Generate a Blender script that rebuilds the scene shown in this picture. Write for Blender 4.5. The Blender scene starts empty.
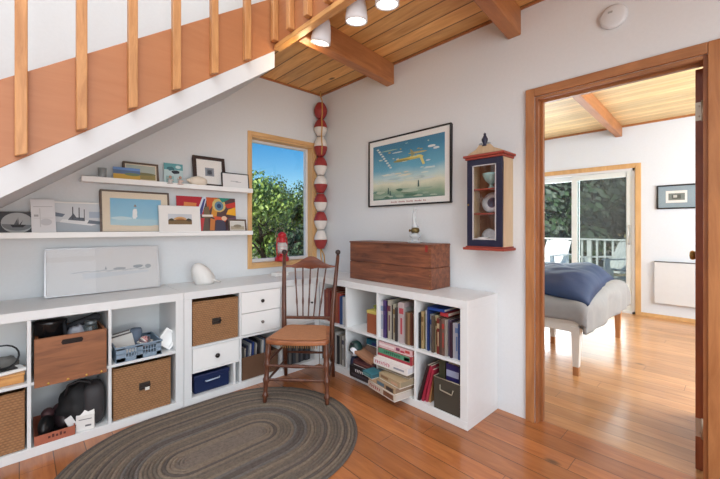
import bpy, math, random
from mathutils import Vector, Matrix, Euler, noise
R = math.radians
PI = math.pi
random.seed(7)
COL = bpy.context.scene.collection

# ------------------------------------------------------------------ materials
def s2l(c):
    return tuple((x/12.92 if x <= .04045 else ((x+.055)/1.055)**2.4) for x in [v/255 for v in c]) + (1,)
_mats = {}
def mat(name, col, rough=.6, metal=0, emit=0, spec=.5, noise_amt=0, noise_scale=20, bump=0, coat=0):
    if name in _mats: return _mats[name]
    m = bpy.data.materials.new(name); m.use_nodes = True
    nt = m.node_tree; b = nt.nodes['Principled BSDF']
    c = s2l(col)
    b.inputs['Roughness'].default_value = rough; b.inputs['Metallic'].default_value = metal
    b.inputs['Specular IOR Level'].default_value = spec
    b.inputs['Coat Weight'].default_value = coat
    b.inputs['Base Color'].default_value = c
    tc = nt.nodes.new('ShaderNodeTexCoord')
    nz = nt.nodes.new('ShaderNodeTexNoise'); nz.inputs['Scale'].default_value = noise_scale; nz.inputs['Detail'].default_value = 4
    nt.links.new(tc.outputs['Object'], nz.inputs['Vector'])
    amt = noise_amt if noise_amt else .03
    mx = nt.nodes.new('ShaderNodeMixRGB'); mx.blend_type = 'MIX'
    mx.inputs[1].default_value = tuple(v*(1-amt) for v in c[:3])+(1,)
    mx.inputs[2].default_value = tuple(min(1, v*(1+amt)) for v in c[:3])+(1,)
    nt.links.new(nz.outputs['Fac'], mx.inputs[0]); nt.links.new(mx.outputs[0], b.inputs['Base Color'])
    if bump:
        bp = nt.nodes.new('ShaderNodeBump'); bp.inputs['Strength'].default_value = bump; bp.inputs['Distance'].default_value = .01
        nt.links.new(nz.outputs['Fac'], bp.inputs['Height']); nt.links.new(bp.outputs[0], b.inputs['Normal'])
    if emit:
        b.inputs['Emission Color'].default_value = c; b.inputs['Emission Strength'].default_value = emit
    _mats[name] = m
    return m

def wood(name, c1, c2, axis=0, rough=.4, scale=1.0, plank=None, plank_axis=1, gap=.004, knots=0, coat=0, dirt=.25, length=None, contrast=1.0, coords='Object'):
    """grain runs along `axis`; planks of width `plank` repeat along plank_axis"""
    if name in _mats: return _mats[name]
    m = bpy.data.materials.new(name); m.use_nodes = True
    nt = m.node_tree; N = nt.nodes; L = nt.links; b = N['Principled BSDF']
    b.inputs['Roughness'].default_value = rough; b.inputs['Coat Weight'].default_value = coat
    b.inputs['Coat Roughness'].default_value = .12
    tc = N.new('ShaderNodeTexCoord')
    sep = N.new('ShaderNodeSeparateXYZ'); L.new(tc.outputs[coords], sep.inputs[0])
    def math_(op, a, bb=None, c=None):
        n = N.new('ShaderNodeMath'); n.operation = op
        for i, v in enumerate((a, bb, c)):
            if v is None: continue
            if isinstance(v, (int, float)): n.inputs[i].default_value = v
            else: L.new(v, n.inputs[i])
        return n.outputs[0]
    idx = None
    if plank:
        q = math_('DIVIDE', math_('ADD', sep.outputs[plank_axis], 50*plank), plank)
        idx = math_('FLOOR', q); fr = math_('FRACT', q)
        wn = N.new('ShaderNodeTexWhiteNoise'); wn.noise_dimensions = '1D'; L.new(idx, wn.inputs['W'])
        rnd = wn.outputs['Value']
    comb = N.new('ShaderNodeCombineXYZ')
    for i in range(3):
        s = sep.outputs[i]
        if i == axis:
            v = math_('MULTIPLY', s, 1.6*scale)
            if plank: v = math_('ADD', v, math_('MULTIPLY', rnd, 37.0))
        else: v = math_('MULTIPLY', s, 14.0*scale)
        L.new(v, comb.inputs[i])
    nz = N.new('ShaderNodeTexNoise'); nz.inputs['Scale'].default_value = 1.6; nz.inputs['Detail'].default_value = 7; nz.inputs['Roughness'].default_value = .62
    nz.inputs['Distortion'].default_value = .8
    L.new(comb.outputs[0], nz.inputs['Vector'])
    ramp = N.new('ShaderNodeValToRGB')
    ramp.color_ramp.elements[0].position = .5-.18/contrast; ramp.color_ramp.elements[0].color = s2l(c2)
    ramp.color_ramp.elements[1].position = .5+.16/contrast; ramp.color_ramp.elements[1].color = s2l(c1)
    L.new(nz.outputs['Fac'], ramp.inputs[0])
    col = ramp.outputs[0]
    def mulc(colr, fac_socket):
        n = N.new('ShaderNodeMixRGB'); n.blend_type = 'MULTIPLY'; n.inputs[0].default_value = 1
        L.new(colr, n.inputs[1])
        cc = N.new('ShaderNodeCombineXYZ')
        for i in range(3): L.new(fac_socket, cc.inputs[i])
        L.new(cc.outputs[0], n.inputs[2]); return n.outputs[0]
    # broad variation
    big = N.new('ShaderNodeTexNoise'); big.inputs['Scale'].default_value = 2.2; big.inputs['Detail'].default_value = 2
    L.new(tc.outputs[coords], big.inputs['Vector'])
    col = mulc(col, math_('ADD', math_('MULTIPLY', big.outputs['Fac'], dirt*2), 1-dirt))
    if plank:
        col = mulc(col, math_('ADD', math_('MULTIPLY', rnd, .3), .82))
        g = gap/plank
        line = math_('MULTIPLY', math_('GREATER_THAN', fr, g), math_('LESS_THAN', fr, 1-g))
        hgt = line
        if length:
            sx = math_('DIVIDE', math_('ADD', sep.outputs[axis], math_('MULTIPLY', rnd, length*5)), length)
            f2 = math_('FRACT', math_('ADD', sx, 100))
            line = math_('MULTIPLY', line, math_('GREATER_THAN', f2, gap*1.3/length))
        col = mulc(col, math_('ADD', math_('MULTIPLY', line, .72), .28))
        bp = N.new('ShaderNodeBump'); bp.inputs['Strength'].default_value = .6; bp.inputs['Distance'].default_value = .004
        L.new(line, bp.inputs['Height']); L.new(bp.outputs[0], b.inputs['Normal'])
    if knots:
        vo = N.new('ShaderNodeTexVoronoi'); vo.inputs['Scale'].default_value = 1.0
        cb = N.new('ShaderNodeCombineXYZ')
        for i in range(3):
            L.new(math_('MULTIPLY', sep.outputs[i], knots*(.5 if i == axis else .9)), cb.inputs[i])
        L.new(cb.outputs[0], vo.inputs['Vector'])
        k = math_('MINIMUM', math_('ADD', math_('MULTIPLY', math_('MAXIMUM', math_('SUBTRACT', vo.outputs['Distance'], .03), 0), 14), .25), 1.0)
        col = mulc(col, k)
    L.new(col, b.inputs['Base Color'])
    _mats[name] = m
    return m

def wicker(name, c1, c2, sc=230):
    if name in _mats: return _mats[name]
    m = bpy.data.materials.new(name); m.use_nodes = True
    nt = m.node_tree; N = nt.nodes; L = nt.links; b = N['Principled BSDF']; b.inputs['Roughness'].default_value = .75
    tc = N.new('ShaderNodeTexCoord'); sep = N.new('ShaderNodeSeparateXYZ'); L.new(tc.outputs['Object'], sep.inputs[0])
    def mt(op, a, bb=None):
        n = N.new('ShaderNodeMath'); n.operation = op
        for i, v in enumerate((a, bb)):
            if v is None: continue
            if isinstance(v, (int, float)): n.inputs[i].default_value = v
            else: L.new(v, n.inputs[i])
        return n.outputs[0]
    sx = mt('SINE', mt('MULTIPLY', mt('ADD', sep.outputs[0], sep.outputs[1]), sc*1.5))
    row = mt('MULTIPLY', sep.outputs[2], sc*.5*2)
    sz = mt('ABSOLUTE', mt('SINE', row))
    par = mt('SUBTRACT', mt('MULTIPLY', mt('FRACT', mt('MULTIPLY', mt('FLOOR', mt('DIVIDE', row, PI)), .5)), 4), 1)
    w = mt('ADD', mt('MULTIPLY', mt('MULTIPLY', sx, par), .5), .5)
    h = mt('MULTIPLY', mt('ADD', mt('MULTIPLY', w, .6), .4), sz)
    nz = N.new('ShaderNodeTexNoise'); nz.inputs['Scale'].default_value = 30; nz.inputs['Detail'].default_value = 5; L.new(tc.outputs['Object'], nz.inputs['Vector'])
    f = mt('ADD', mt('MULTIPLY', h, .6), mt('MULTIPLY', nz.outputs['Fac'], .55))
    r = N.new('ShaderNodeValToRGB'); r.color_ramp.elements[0].color = s2l(c2); r.color_ramp.elements[1].color = s2l(c1)
    r.color_ramp.elements[0].position = .2; r.color_ramp.elements[1].position = .75
    L.new(f, r.inputs[0]); L.new(r.outputs[0], b.inputs['Base Color'])
    bp = N.new('ShaderNodeBump'); bp.inputs['Strength'].default_value = .5; bp.inputs['Distance'].default_value = .004
    L.new(h, bp.inputs['Height']); L.new(bp.outputs[0], b.inputs['Normal'])
    _mats[name] = m
    return m

def grad(name, stops, axis=2, lo=0, hi=1, warp=0, nscale=6, rough=.5):
    """vertical (axis) procedural gradient used for printed pictures"""
    if name in _mats: return _mats[name]
    m = bpy.data.materials.new(name); m.use_nodes = True
    nt = m.node_tree; N = nt.nodes; L = nt.links; b = N['Principled BSDF']; b.inputs['Roughness'].default_value = rough
    tc = N.new('ShaderNodeTexCoord'); sep = N.new('ShaderNodeSeparateXYZ'); L.new(tc.outputs['Object'], sep.inputs[0])
    mr = N.new('ShaderNodeMapRange'); mr.inputs[1].default_value = lo; mr.inputs[2].default_value = hi
    L.new(sep.outputs[axis], mr.inputs[0])
    nz = N.new('ShaderNodeTexNoise'); nz.inputs['Scale'].default_value = nscale; nz.inputs['Detail'].default_value = 5
    L.new(tc.outputs['Object'], nz.inputs['Vector'])
    ad = N.new('ShaderNodeMath'); ad.operation = 'MULTIPLY_ADD'; L.new(nz.outputs['Fac'], ad.inputs[0]); ad.inputs[1].default_value = warp
    sb = N.new('ShaderNodeMath'); sb.operation = 'SUBTRACT'; L.new(mr.outputs[0], sb.inputs[0]); sb.inputs[1].default_value = warp/2
    L.new(sb.outputs[0], ad.inputs[2])
    r = N.new('ShaderNodeValToRGB')
    el = r.color_ramp.elements
    while len(el) < len(stops): el.new(.5)
    for e, (p, c) in zip(el, stops): e.position = p; e.color = s2l(c)
    L.new(ad.outputs[0], r.inputs[0]); L.new(r.outputs[0], b.inputs['Base Color'])
    _mats[name] = m
    return m

def glass(name, tint=(255, 255, 255), opacity=.06, rough=.02, dark=None, refl=1.0):
    """thin pane: mostly transparent with a glossy reflection"""
    if name in _mats: return _mats[name]
    m = bpy.data.materials.new(name); m.use_nodes = True
    nt = m.node_tree; N = nt.nodes; L = nt.links
    N.remove(N['Principled BSDF']); out = N['Material Output']
    t = N.new('ShaderNodeBsdfTransparent'); t.inputs[0].default_value = s2l(tint)
    g = N.new('ShaderNodeBsdfGlossy'); g.inputs['Roughness'].default_value = rough
    fr = N.new('ShaderNodeFresnel'); fr.inputs[0].default_value = 1.45
    nz = N.new('ShaderNodeTexNoise'); nz.inputs['Scale'].default_value = 3
    ml = N.new('ShaderNodeMath'); ml.operation = 'MULTIPLY'; ge = N.new('ShaderNodeNewGeometry'); bf = N.new('ShaderNodeMath'); bf.operation = 'SUBTRACT'; bf.inputs[0].default_value = 1; L.new(ge.outputs['Backfacing'], bf.inputs[1]); L.new(bf.outputs[0], ml.inputs[1]); L.new(fr.outputs[0], ml.inputs[0])
    ad = N.new('ShaderNodeMath'); ad.operation = 'ADD'; L.new(ml.outputs[0], ad.inputs[0]); ad.inputs[1].default_value = opacity*.2
    rf = N.new('ShaderNodeMath'); rf.operation = 'MULTIPLY'; L.new(ad.outputs[0], rf.inputs[0]); rf.inputs[1].default_value = refl
    mx = N.new('ShaderNodeMixShader'); L.new(rf.outputs[0], mx.inputs[0]); L.new(t.outputs[0], mx.inputs[1]); L.new(g.outputs[0], mx.inputs[2])
    last = mx
    if dark:
        d = N.new('ShaderNodeBsdfDiffuse'); d.inputs[0].default_value = s2l(dark)
        m2 = N.new('ShaderNodeMixShader'); m2.inputs[0].default_value = opacity
        L.new(mx.outputs[0], m2.inputs[1]); L.new(d.outputs[0], m2.inputs[2]); last = m2
    L.new(last.outputs[0], out.inputs['Surface'])
    _mats[name] = m
    return m

WALL = mat('wall_paint', (218, 221, 223), .85, bump=.05, noise_scale=60)
WALLB = mat('bedroom_paint', (222, 229, 238), .85, bump=.05, noise_scale=60)
SOFF = mat('soffit_white', (210, 211, 212), .6)
WHITE = mat('white_laminate', (224, 226, 226), .35)
WHITE2 = mat('white_gloss', (240, 240, 238), .3)
TRIMW = mat('white_trim', (222, 224, 226), .5)
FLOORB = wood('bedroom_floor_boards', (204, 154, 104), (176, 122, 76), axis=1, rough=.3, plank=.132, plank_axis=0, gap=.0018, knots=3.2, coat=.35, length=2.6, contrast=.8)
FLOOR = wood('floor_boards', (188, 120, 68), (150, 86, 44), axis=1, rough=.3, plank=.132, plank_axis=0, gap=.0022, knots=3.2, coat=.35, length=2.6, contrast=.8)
CEILW = wood('ceiling_boards', (240, 188, 118), (208, 148, 80), axis=1, rough=.5, plank=.135, plank_axis=0, gap=.005, knots=3.5, contrast=.9)
CEILF = wood('bedroom_ceiling_boards', (240, 212, 160), (222, 186, 126), axis=1, rough=.5, plank=.085, plank_axis=0, gap=.0015, contrast=.8, dirt=.1)
BEAM = wood('beam_fir', (184, 124, 76), (152, 94, 54), axis=0, rough=.5, contrast=.8)
FASC = wood('stringer_board', (182, 122, 80), (168, 106, 66), axis=0, rough=.45, contrast=.5, dirt=.12)
FASCY = wood('fascia_board', (182, 122, 80), (168, 106, 66), axis=1, rough=.45, contrast=.5, dirt=.12)
EDGE = wood('edge_strip', (222, 170, 104), (196, 138, 78), axis=1)
BALU = wood('baluster_fir', (204, 148, 94), (174, 118, 70), axis=2, rough=.45, scale=1.6)
CASE = wood('casing_fir', (184, 126, 78), (154, 98, 56), axis=2, rough=.4)
CASEH = wood('casing_fir_across', (182, 124, 78), (148, 96, 58), axis=1, rough=.4)
JAMB = wood('jamb_fir', (172, 112, 68), (142, 86, 50), axis=2, rough=.4)
PINE = wood('pine_casing', (222, 180, 126), (204, 158, 104), axis=2, rough=.45)
PINEH = wood('pine_casing_across', (222, 180, 126), (204, 158, 104), axis=0, rough=.45)
DOORW = wood('door_veneer', (150, 80, 46), (118, 58, 32), axis=2, rough=.35)
CHAIRW = wood('chair_walnut', (108, 64, 44), (68, 38, 26), axis=2, rough=.32, scale=2)
CHESTW = wood('chest_wood', (140, 84, 56), (82, 46, 34), axis=0, rough=.5, scale=1.4, dirt=.35)
CRATEW = wood('crate_wood', (160, 102, 64), (120, 74, 46), axis=0, rough=.5, scale=1.2)
WICK = wicker('wicker', (164, 120, 80), (120, 84, 54))
BRASS = mat('aged_brass', (150, 120, 70), .35, .9)
DARKM = mat('dark_knob', (52, 46, 44), .35, .6)
BLACK = mat('black', (26, 26, 28), .5)
CLEAR = glass('clear_glass')
PICG = glass('picture_glass', opacity=.03, refl=.45)

# ------------------------------------------------------------------ mesh builder
class MB:
    def __init__(s): s.v = []; s.f = []; s.m = []; s.sm = []
    def add(s, verts, faces, mi=0, smooth=False, M=None):
        o = len(s.v)
        s.v += [tuple(M @ Vector(p)) if M else tuple(p) for p in verts]
        for f in faces: s.f.append([i+o for i in f]); s.m.append(mi); s.sm.append(smooth)
        return s
    def box(s, a, b, mi=0, M=None):
        x0, y0, z0 = [min(p, q) for p, q in zip(a, b)]; x1, y1, z1 = [max(p, q) for p, q in zip(a, b)]
        vs = [(x0,y0,z0),(x1,y0,z0),(x1,y1,z0),(x0,y1,z0),(x0,y0,z1),(x1,y0,z1),(x1,y1,z1),(x0,y1,z1)]
        return s.add(vs, [(0,3,2,1),(4,5,6,7),(0,1,5,4),(1,2,6,5),(2,3,7,6),(3,0,4,7)], mi, False, M)
    def tube(s, pts, rad, seg=10, mi=0, caps=True, M=None, closed=False):
        pts = [Vector(p) for p in pts]; n = len(pts)
        rs = rad if isinstance(rad, (list, tuple)) else [rad]*n
        vs = []; up = None
        for i, p in enumerate(pts):
            if closed: t = pts[(i+1) % n]-pts[i-1]
            else: t = pts[min(i+1, n-1)]-pts[max(i-1, 0)]
            t.normalize()
            if up is None:
                up = t.orthogonal().normalized()
            else:
                up = (up - t*up.dot(t)).normalized()
            w = t.cross(up)
            for k in range(seg):
                a = 2*PI*k/seg
                vs.append(p+(up*math.cos(a)+w*math.sin(a))*rs[i])
        fs = []
        for i in range(n if closed else n-1):
            j = (i+1) % n
            for k in range(seg):
                k2 = (k+1) % seg
                fs.append((i*seg+k, i*seg+k2, j*seg+k2, j*seg+k))
        if caps and not closed:
            fs.append(tuple(reversed(range(seg)))); fs.append(tuple((n-1)*seg+k for k in range(seg)))
        return s.add(vs, fs, mi, True, M)
    def lathe(s, prof, seg=24, mi=0, M=None, c=(0, 0, 0), smooth=True):
        vs = []; fs = []
        n = len(prof)
        for r, z in prof:
            for k in range(seg):
                a = 2*PI*k/seg
                vs.append((c[0]+r*math.cos(a), c[1]+r*math.sin(a), c[2]+z))
        for i in range(n-1):
            for k in range(seg):
                k2 = (k+1) % seg
                fs.append((i*seg+k, i*seg+k2, (i+1)*seg+k2, (i+1)*seg+k))
        if prof[0][0] > 1e-6: fs.append(tuple(reversed(range(seg))))
        if prof[-1][0] > 1e-6: fs.append(tuple((n-1)*seg+k for k in range(seg)))
        return s.add(vs, fs, mi, smooth, M)
    def prism(s, poly, y0, y1, mi=0, M=None, plane='xz'):
        """extrude a 2D polygon; plane xz -> along y, xy -> along z, yz -> along x"""
        n = len(poly)
        def P(a, b, t):
            return (a, t, b) if plane == 'xz' else ((a, b, t) if plane == 'xy' else (t, a, b))
        vs = [P(a, b, y0) for a, b in poly]+[P(a, b, y1) for a, b in poly]
        fs = [tuple(range(n)), tuple(reversed(range(n, 2*n)))]+[(i, i+n, (i+1) % n+n, (i+1) % n) for i in range(n)]
        return s.add(vs, fs, mi, False, M)
    def poly(s, pts, mi=0, M=None): return s.add(pts, [tuple(range(len(pts)))], mi, False, M)
    def ell(s, c, r, mi=0, seg=16, rings=10, M=None, fn=None):
        vs = []; fs = []
        for i in range(rings+1):
            th = PI*i/rings
            for k in range(seg):
                a = 2*PI*k/seg
                d = Vector((math.sin(th)*math.cos(a), math.sin(th)*math.sin(a), math.cos(th)))
                q = fn(d) if fn else 1
                vs.append((c[0]+r[0]*d.x*q, c[1]+r[1]*d.y*q, c[2]+r[2]*d.z*q))
        for i in range(rings):
            for k in range(seg):
                k2 = (k+1) % seg
                fs.append((i*seg+k, (i+1)*seg+k, (i+1)*seg+k2, i*seg+k2))
        return s.add(vs, fs, mi, True, M)
    def build(s, name, mats, parent=None, bevel=0, loc=None, rot=None, seg=2, fix=True):
        me = bpy.data.meshes.new(name); me.from_pydata(s.v, [], s.f)
        if not isinstance(mats, (list, tuple)): mats = [mats]
        for m in mats: me.materials.append(m)
        for p, mi, sm in zip(me.polygons, s.m, s.sm): p.material_index = mi; p.use_smooth = sm
        if fix:
            import bmesh
            bm = bmesh.new(); bm.from_mesh(me)
            bmesh.ops.remove_doubles(bm, verts=bm.verts, dist=1e-6)
            bmesh.ops.recalc_face_normals(bm, faces=bm.faces); bm.to_mesh(me); bm.free()
        me.update()
        o = bpy.data.objects.new(name, me); COL.objects.link(o)
        if parent: o.parent = parent
        if loc: o.location = loc
        if rot: o.rotation_euler = rot
        if bevel:
            b = o.modifiers.new('bevel', 'BEVEL'); b.width = bevel; b.segments = seg; b.limit_method = 'ANGLE'; b.angle_limit = R(50)
            b.harden_normals = False
        return o

def tag(o, label, cat, group=None, kind=None):
    if label: o['label'] = label
    if cat: o['category'] = cat
    if group: o['group'] = group
    if kind: o['kind'] = kind
    return o
def thing(name, label, cat, loc=(0, 0, 0), rot=(0, 0, 0), group=None):
    o = bpy.data.objects.new(name, None); COL.objects.link(o); o.location = loc
    o.rotation_euler = rot if isinstance(rot, (tuple, list)) else (0, 0, rot)
    o.empty_display_size = .05
    return tag(o, label, cat, group)
def struct(o): o['kind'] = 'structure'; return o
def dup(root, loc, rot=None, label=None, group=None):
    r = root.copy(); COL.objects.link(r); r.location = loc
    if rot is not None: r.rotation_euler = rot
    if label: r['label'] = label
    if group: r['group'] = group
    for ch in list(root.children):
        c = ch.copy(); COL.objects.link(c); c.parent = r
        for g in ch.children:
            d = g.copy(); COL.objects.link(d); d.parent = c
    return r

# ------------------------------------------------------------------ dimensions (camera stands over the origin)
XB = 2.315      # wall with the doorway
YA = 3.03       # wall with window and ledges
XL, YF = -3.4, -2.6
XFAR = 6.19
CZ = 2.60
HZ = 5.3        # high ceiling over the open side
DO0, DO1, DOZ = .097, .866, 2.012

# floors
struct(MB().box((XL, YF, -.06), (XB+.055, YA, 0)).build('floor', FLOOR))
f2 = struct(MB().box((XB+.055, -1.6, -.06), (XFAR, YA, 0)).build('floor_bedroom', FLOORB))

# wall_back (window + ledges)
WX0, WX1, WZ0, WZ1 = 1.515, 2.213, .868, 2.04
b = MB()
b.box((XL-.15, YA, -.06), (WX0, YA+.15, HZ)); b.box((WX1, YA, -.06), (XB+.11, YA+.15, HZ))
b.box((WX0, YA, -.06), (WX1, YA+.15, WZ0)); b.box((WX0, YA, WZ1), (WX1, YA+.15, HZ))
struct(b.build('wall_back', WALL))
# wall_right (doorway)
b = MB()
b.box((XB, DO1, -.06), (XB+.11, YA, HZ)); b.box((XB, YF, -.06), (XB+.11, DO0, HZ)); b.box((XB, DO0, DOZ), (XB+.11, DO1, HZ))
struct(b.build('wall_right', WALL))
# wall_left with a large window, wall_front with a large glazed opening (daylight enters from behind the camera)
b = MB()
b.box((XL-.15, YF, -.06), (XL, YA, HZ))
struct(b.build('wall_left', WALL))
b = MB()
fx0, fx1, fz0, fz1 = -2.9, 1.2, .5, 4.4
b.box((XL-.15, YF-.15, -.06), (fx0, YF, HZ)); b.box((fx1, YF-.15, -.06), (XB+.11, YF, HZ))
b.box((fx0, YF-.15, -.06), (fx1, YF, fz0)); b.box((fx0, YF-.15, fz1), (fx1, YF, HZ))
struct(b.build('wall_front', WALL))
b = MB()
for x in (fx0, -1.55, -.2, fx1): b.box((x-.04, YF-.1, fz0), (x+.04, YF-.02, fz1))
for z in (fz0, 2.4, fz1): b.box((fx0, YF-.1, z-.04), (fx1, YF-.02, z+.04))
w3 = struct(b.build('window_3', TRIMW))
MB().box((fx0, YF-.07, fz0), (fx1, YF-.06, fz1)).build('glass_pane', CLEAR, w3)
struct(MB().box((XL-.15, YF-.15, HZ), (XB+.11, YA+.15, HZ+.12)).build('ceiling_high', WALL))

# low boarded ceiling + landing slab above
b = MB(); b.box((1.32, YF, CZ), (XB, YA, CZ+.16)); b.box((1.27, 2.26, CZ), (1.32, YA, CZ+.16))
struct(b.build('ceiling', CEILW))
# bedroom shell
b = MB()
SY0, SY1, SZ = .98, 2.80, 2.03
b.box((XFAR, -1.6, -.06), (XFAR+.15, SY0, 2.9)); b.box((XFAR, SY1, -.06), (XFAR+.15, YA, 2.9)); b.box((XFAR, SY0, SZ), (XFAR+.15, SY1, 2.9))
b.box((XFAR, SY0, -.06), (XFAR+.15, SY1, .0))
struct(b.build('wall_bedroom_far', WALLB))
struct(MB().box((XB+.11, YA, -.06), (XFAR+.15, YA+.15, 2.9)).build('wall_bedroom_left', WALLB))
struct(MB().box((XB+.11, -1.75, -.06), (XFAR+.15, -1.6, 2.9)).build('wall_bedroom_right', WALLB))
struct(MB().box((XB+.11, -1.6, 2.64), (XFAR, YA, 2.76)).build('ceiling_bedroom', CEILF))
# thin brown strips where the boarded ceilings meet the walls
b = MB(); b.box((1.30, YA-.014, CZ-.016), (XB, YA, CZ)); b.box((XB-.014, -2.0, CZ-.012), (XB, YA, CZ))
struct(b.build('trim_1', BEAM))
struct(MB().box((XFAR-.02, -1.6, 2.615), (XFAR, YA, 2.64)).build('trim_2', BEAM))
# baseboard (wood) in the bedroom, white in front room
b = MB(); b.box((XFAR-.018, -1.6, 0), (XFAR, SY0-.065, .045))
struct(b.build('baseboard_bedroom', PINEH))
# ceiling beams, running slightly askew as in the house
def beam(name, x0, ya0, ya1, x1, yb0, yb1, z0, z1):
    poly = [(x0, ya0), (x1, yb0), (x1, yb1), (x0, ya1)]
    o = MB().prism(poly, z0, z1, plane='xy').build(name, BEAM, bevel=.008)
    return struct(o)
beam('trim_beam', 1.322, 1.90, 1.985, XB, 2.015, 2.10, 2.425, CZ)
beam('trim_beam', 1.322, .86, .945, XB, .95, 1.035, 2.43, CZ)
beam('trim_beam', 1.322, -.2, -.115, XB, -.12, -.035, 2.43, CZ)
beam('trim_beam', XB+.11, 1.0, 1.08, XFAR, 1.13, 1.21, 2.49, 2.64)
beam('trim_beam', XB+.11, 2.3, 2.38, XFAR, 2.43, 2.51, 2.49, 2.64)

# ------------------------------------------------------------------ doorway casing, open door
CW = .052
b = MB()
b.box((XB-.018, DO1, 0), (XB, DO1+CW, DOZ+CW)); b.box((XB-.018, DO0-CW-.03, 0), (XB, DO0, DOZ+CW))
b.box((XB-.0175, DO0, DOZ), (XB, DO1, DOZ+CW), 1)
b.box((XB+.11, DO1, 0), (XB+.128, DO1+CW, DOZ+CW)); b.box((XB+.11, DO0-CW, 0), (XB+.128, DO0, DOZ+CW)); b.box((XB+.11, DO0, DOZ), (XB+.128, DO1, DOZ+CW), 1)
struct(b.build('trim_3', [CASE, CASEH], bevel=.004))
b = MB()
b.box((XB, DO1-.018, 0), (XB+.11, DO1, DOZ)); b.box((XB, DO0, 0), (XB+.11, DO0+.016, DOZ)); b.box((XB, DO0+.016, DOZ-.018), (XB+.11, DO1-.018, DOZ), 1)
b.box((XB+.045, DO1-.03, 0), (XB+.07, DO1-.018, DOZ-.018)); b.box((XB+.045, DO0+.03, DOZ-.03), (XB+.07, DO1-.03, DOZ-.018), 1)
struct(b.build('trim_4', [JAMB, CASEH], bevel=.002))
door = struct(MB().box((XB+.118, DO0+.012, .01), (XB+.118+.74, DO0+.05, DOZ-.022)).build('door_1', DOORW, bevel=.003))
kb = MB(); kx = XB+.118+.68
M = Matrix.Translation((kx, DO0+.05, 1.03)) @ Matrix.Rotation(R(-90), 4, 'X')
kb.lathe([(.028, 0), (.028, .006), (.012, .012), (.011, .03), (.026, .042), (.030, .055), (.024, .066), (0, .07)], 20, M=M)
M = Matrix.Translation((kx, DO0+.012, 1.03)) @ Matrix.Rotation(R(90), 4, 'X')
kb.lathe([(.028, 0), (.028, .006), (.012, .012), (.011, .03), (.026, .042), (.030, .055), (.024, .066), (0, .07)], 20, M=M)
kb.build('knob', BRASS, door)
for z in (1.78, .22):
    h = MB(); h.box((XB+.1165, DO0+.014, z-.045), (XB+.119, DO0+.05, z+.045))
    h.tube([(XB+.112, DO0+.022, z-.05), (XB+.112, DO0+.022, z+.05)], .007, 10)
    for q in (-.025, .025): h.lathe([(.004, -.001), (.004, .003), (0, .004)], 8, M=Matrix.Translation((XB+.1165, DO0+.036, z+q)) @ Matrix.Rotation(R(-90), 4, 'Y'))
    h.build('hinge', mat('hinge_metal', (190, 180, 165), .4, .8), door)

# ------------------------------------------------------------------ window in wall_back
b = MB()
cw = .045
cw = .032
b.box((WX0-cw, YA-.016, WZ0-.034), (WX0, YA, WZ1+.034)); b.box((WX1, YA-.016, WZ0-.034), (WX1+.03, YA, WZ1+.034))
b.box((WX0, YA-.016, WZ1), (WX1, YA, WZ1+.034), 1); b.box((WX0, YA-.016, WZ0-.034), (WX1, YA, WZ0), 1)
# jamb liners
b.box((WX0-.001, YA, WZ0), (WX0+.014, YA+.1, WZ1)); b.box((WX1-.014, YA, WZ0), (WX1+.001, YA+.1, WZ1))
b.box((WX0+.014, YA, WZ1-.014), (WX1-.014, YA+.1, WZ1+.001), 1); b.box((WX0+.014, YA-.0, WZ0-.001), (WX1-.014, YA+.1, WZ0+.012), 1)
win = struct(b.build('window_1', [PINE, PINEH], bevel=.002))
b = MB()
a0, a1, c0, c1 = WX0+.014, WX1-.014, WZ0+.012, WZ1-.014
for q in ((a0, c0, a0+.022, c1), (a1-.022, c0, a1, c1), (a0+.022, c1-.022, a1-.022, c1), (a0+.022, c0, a1-.022, c0+.03)):
    b.box((q[0], YA+.085, q[1]), (q[2], YA+.13, q[3]))
sash = b.build('sash', TRIMW, win, bevel=.002)
MB().box((a0+.02, YA+.106, c0+.02), (a1-.02, YA+.110, c1-.02)).build('glass_pane', CLEAR, sash)

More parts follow.
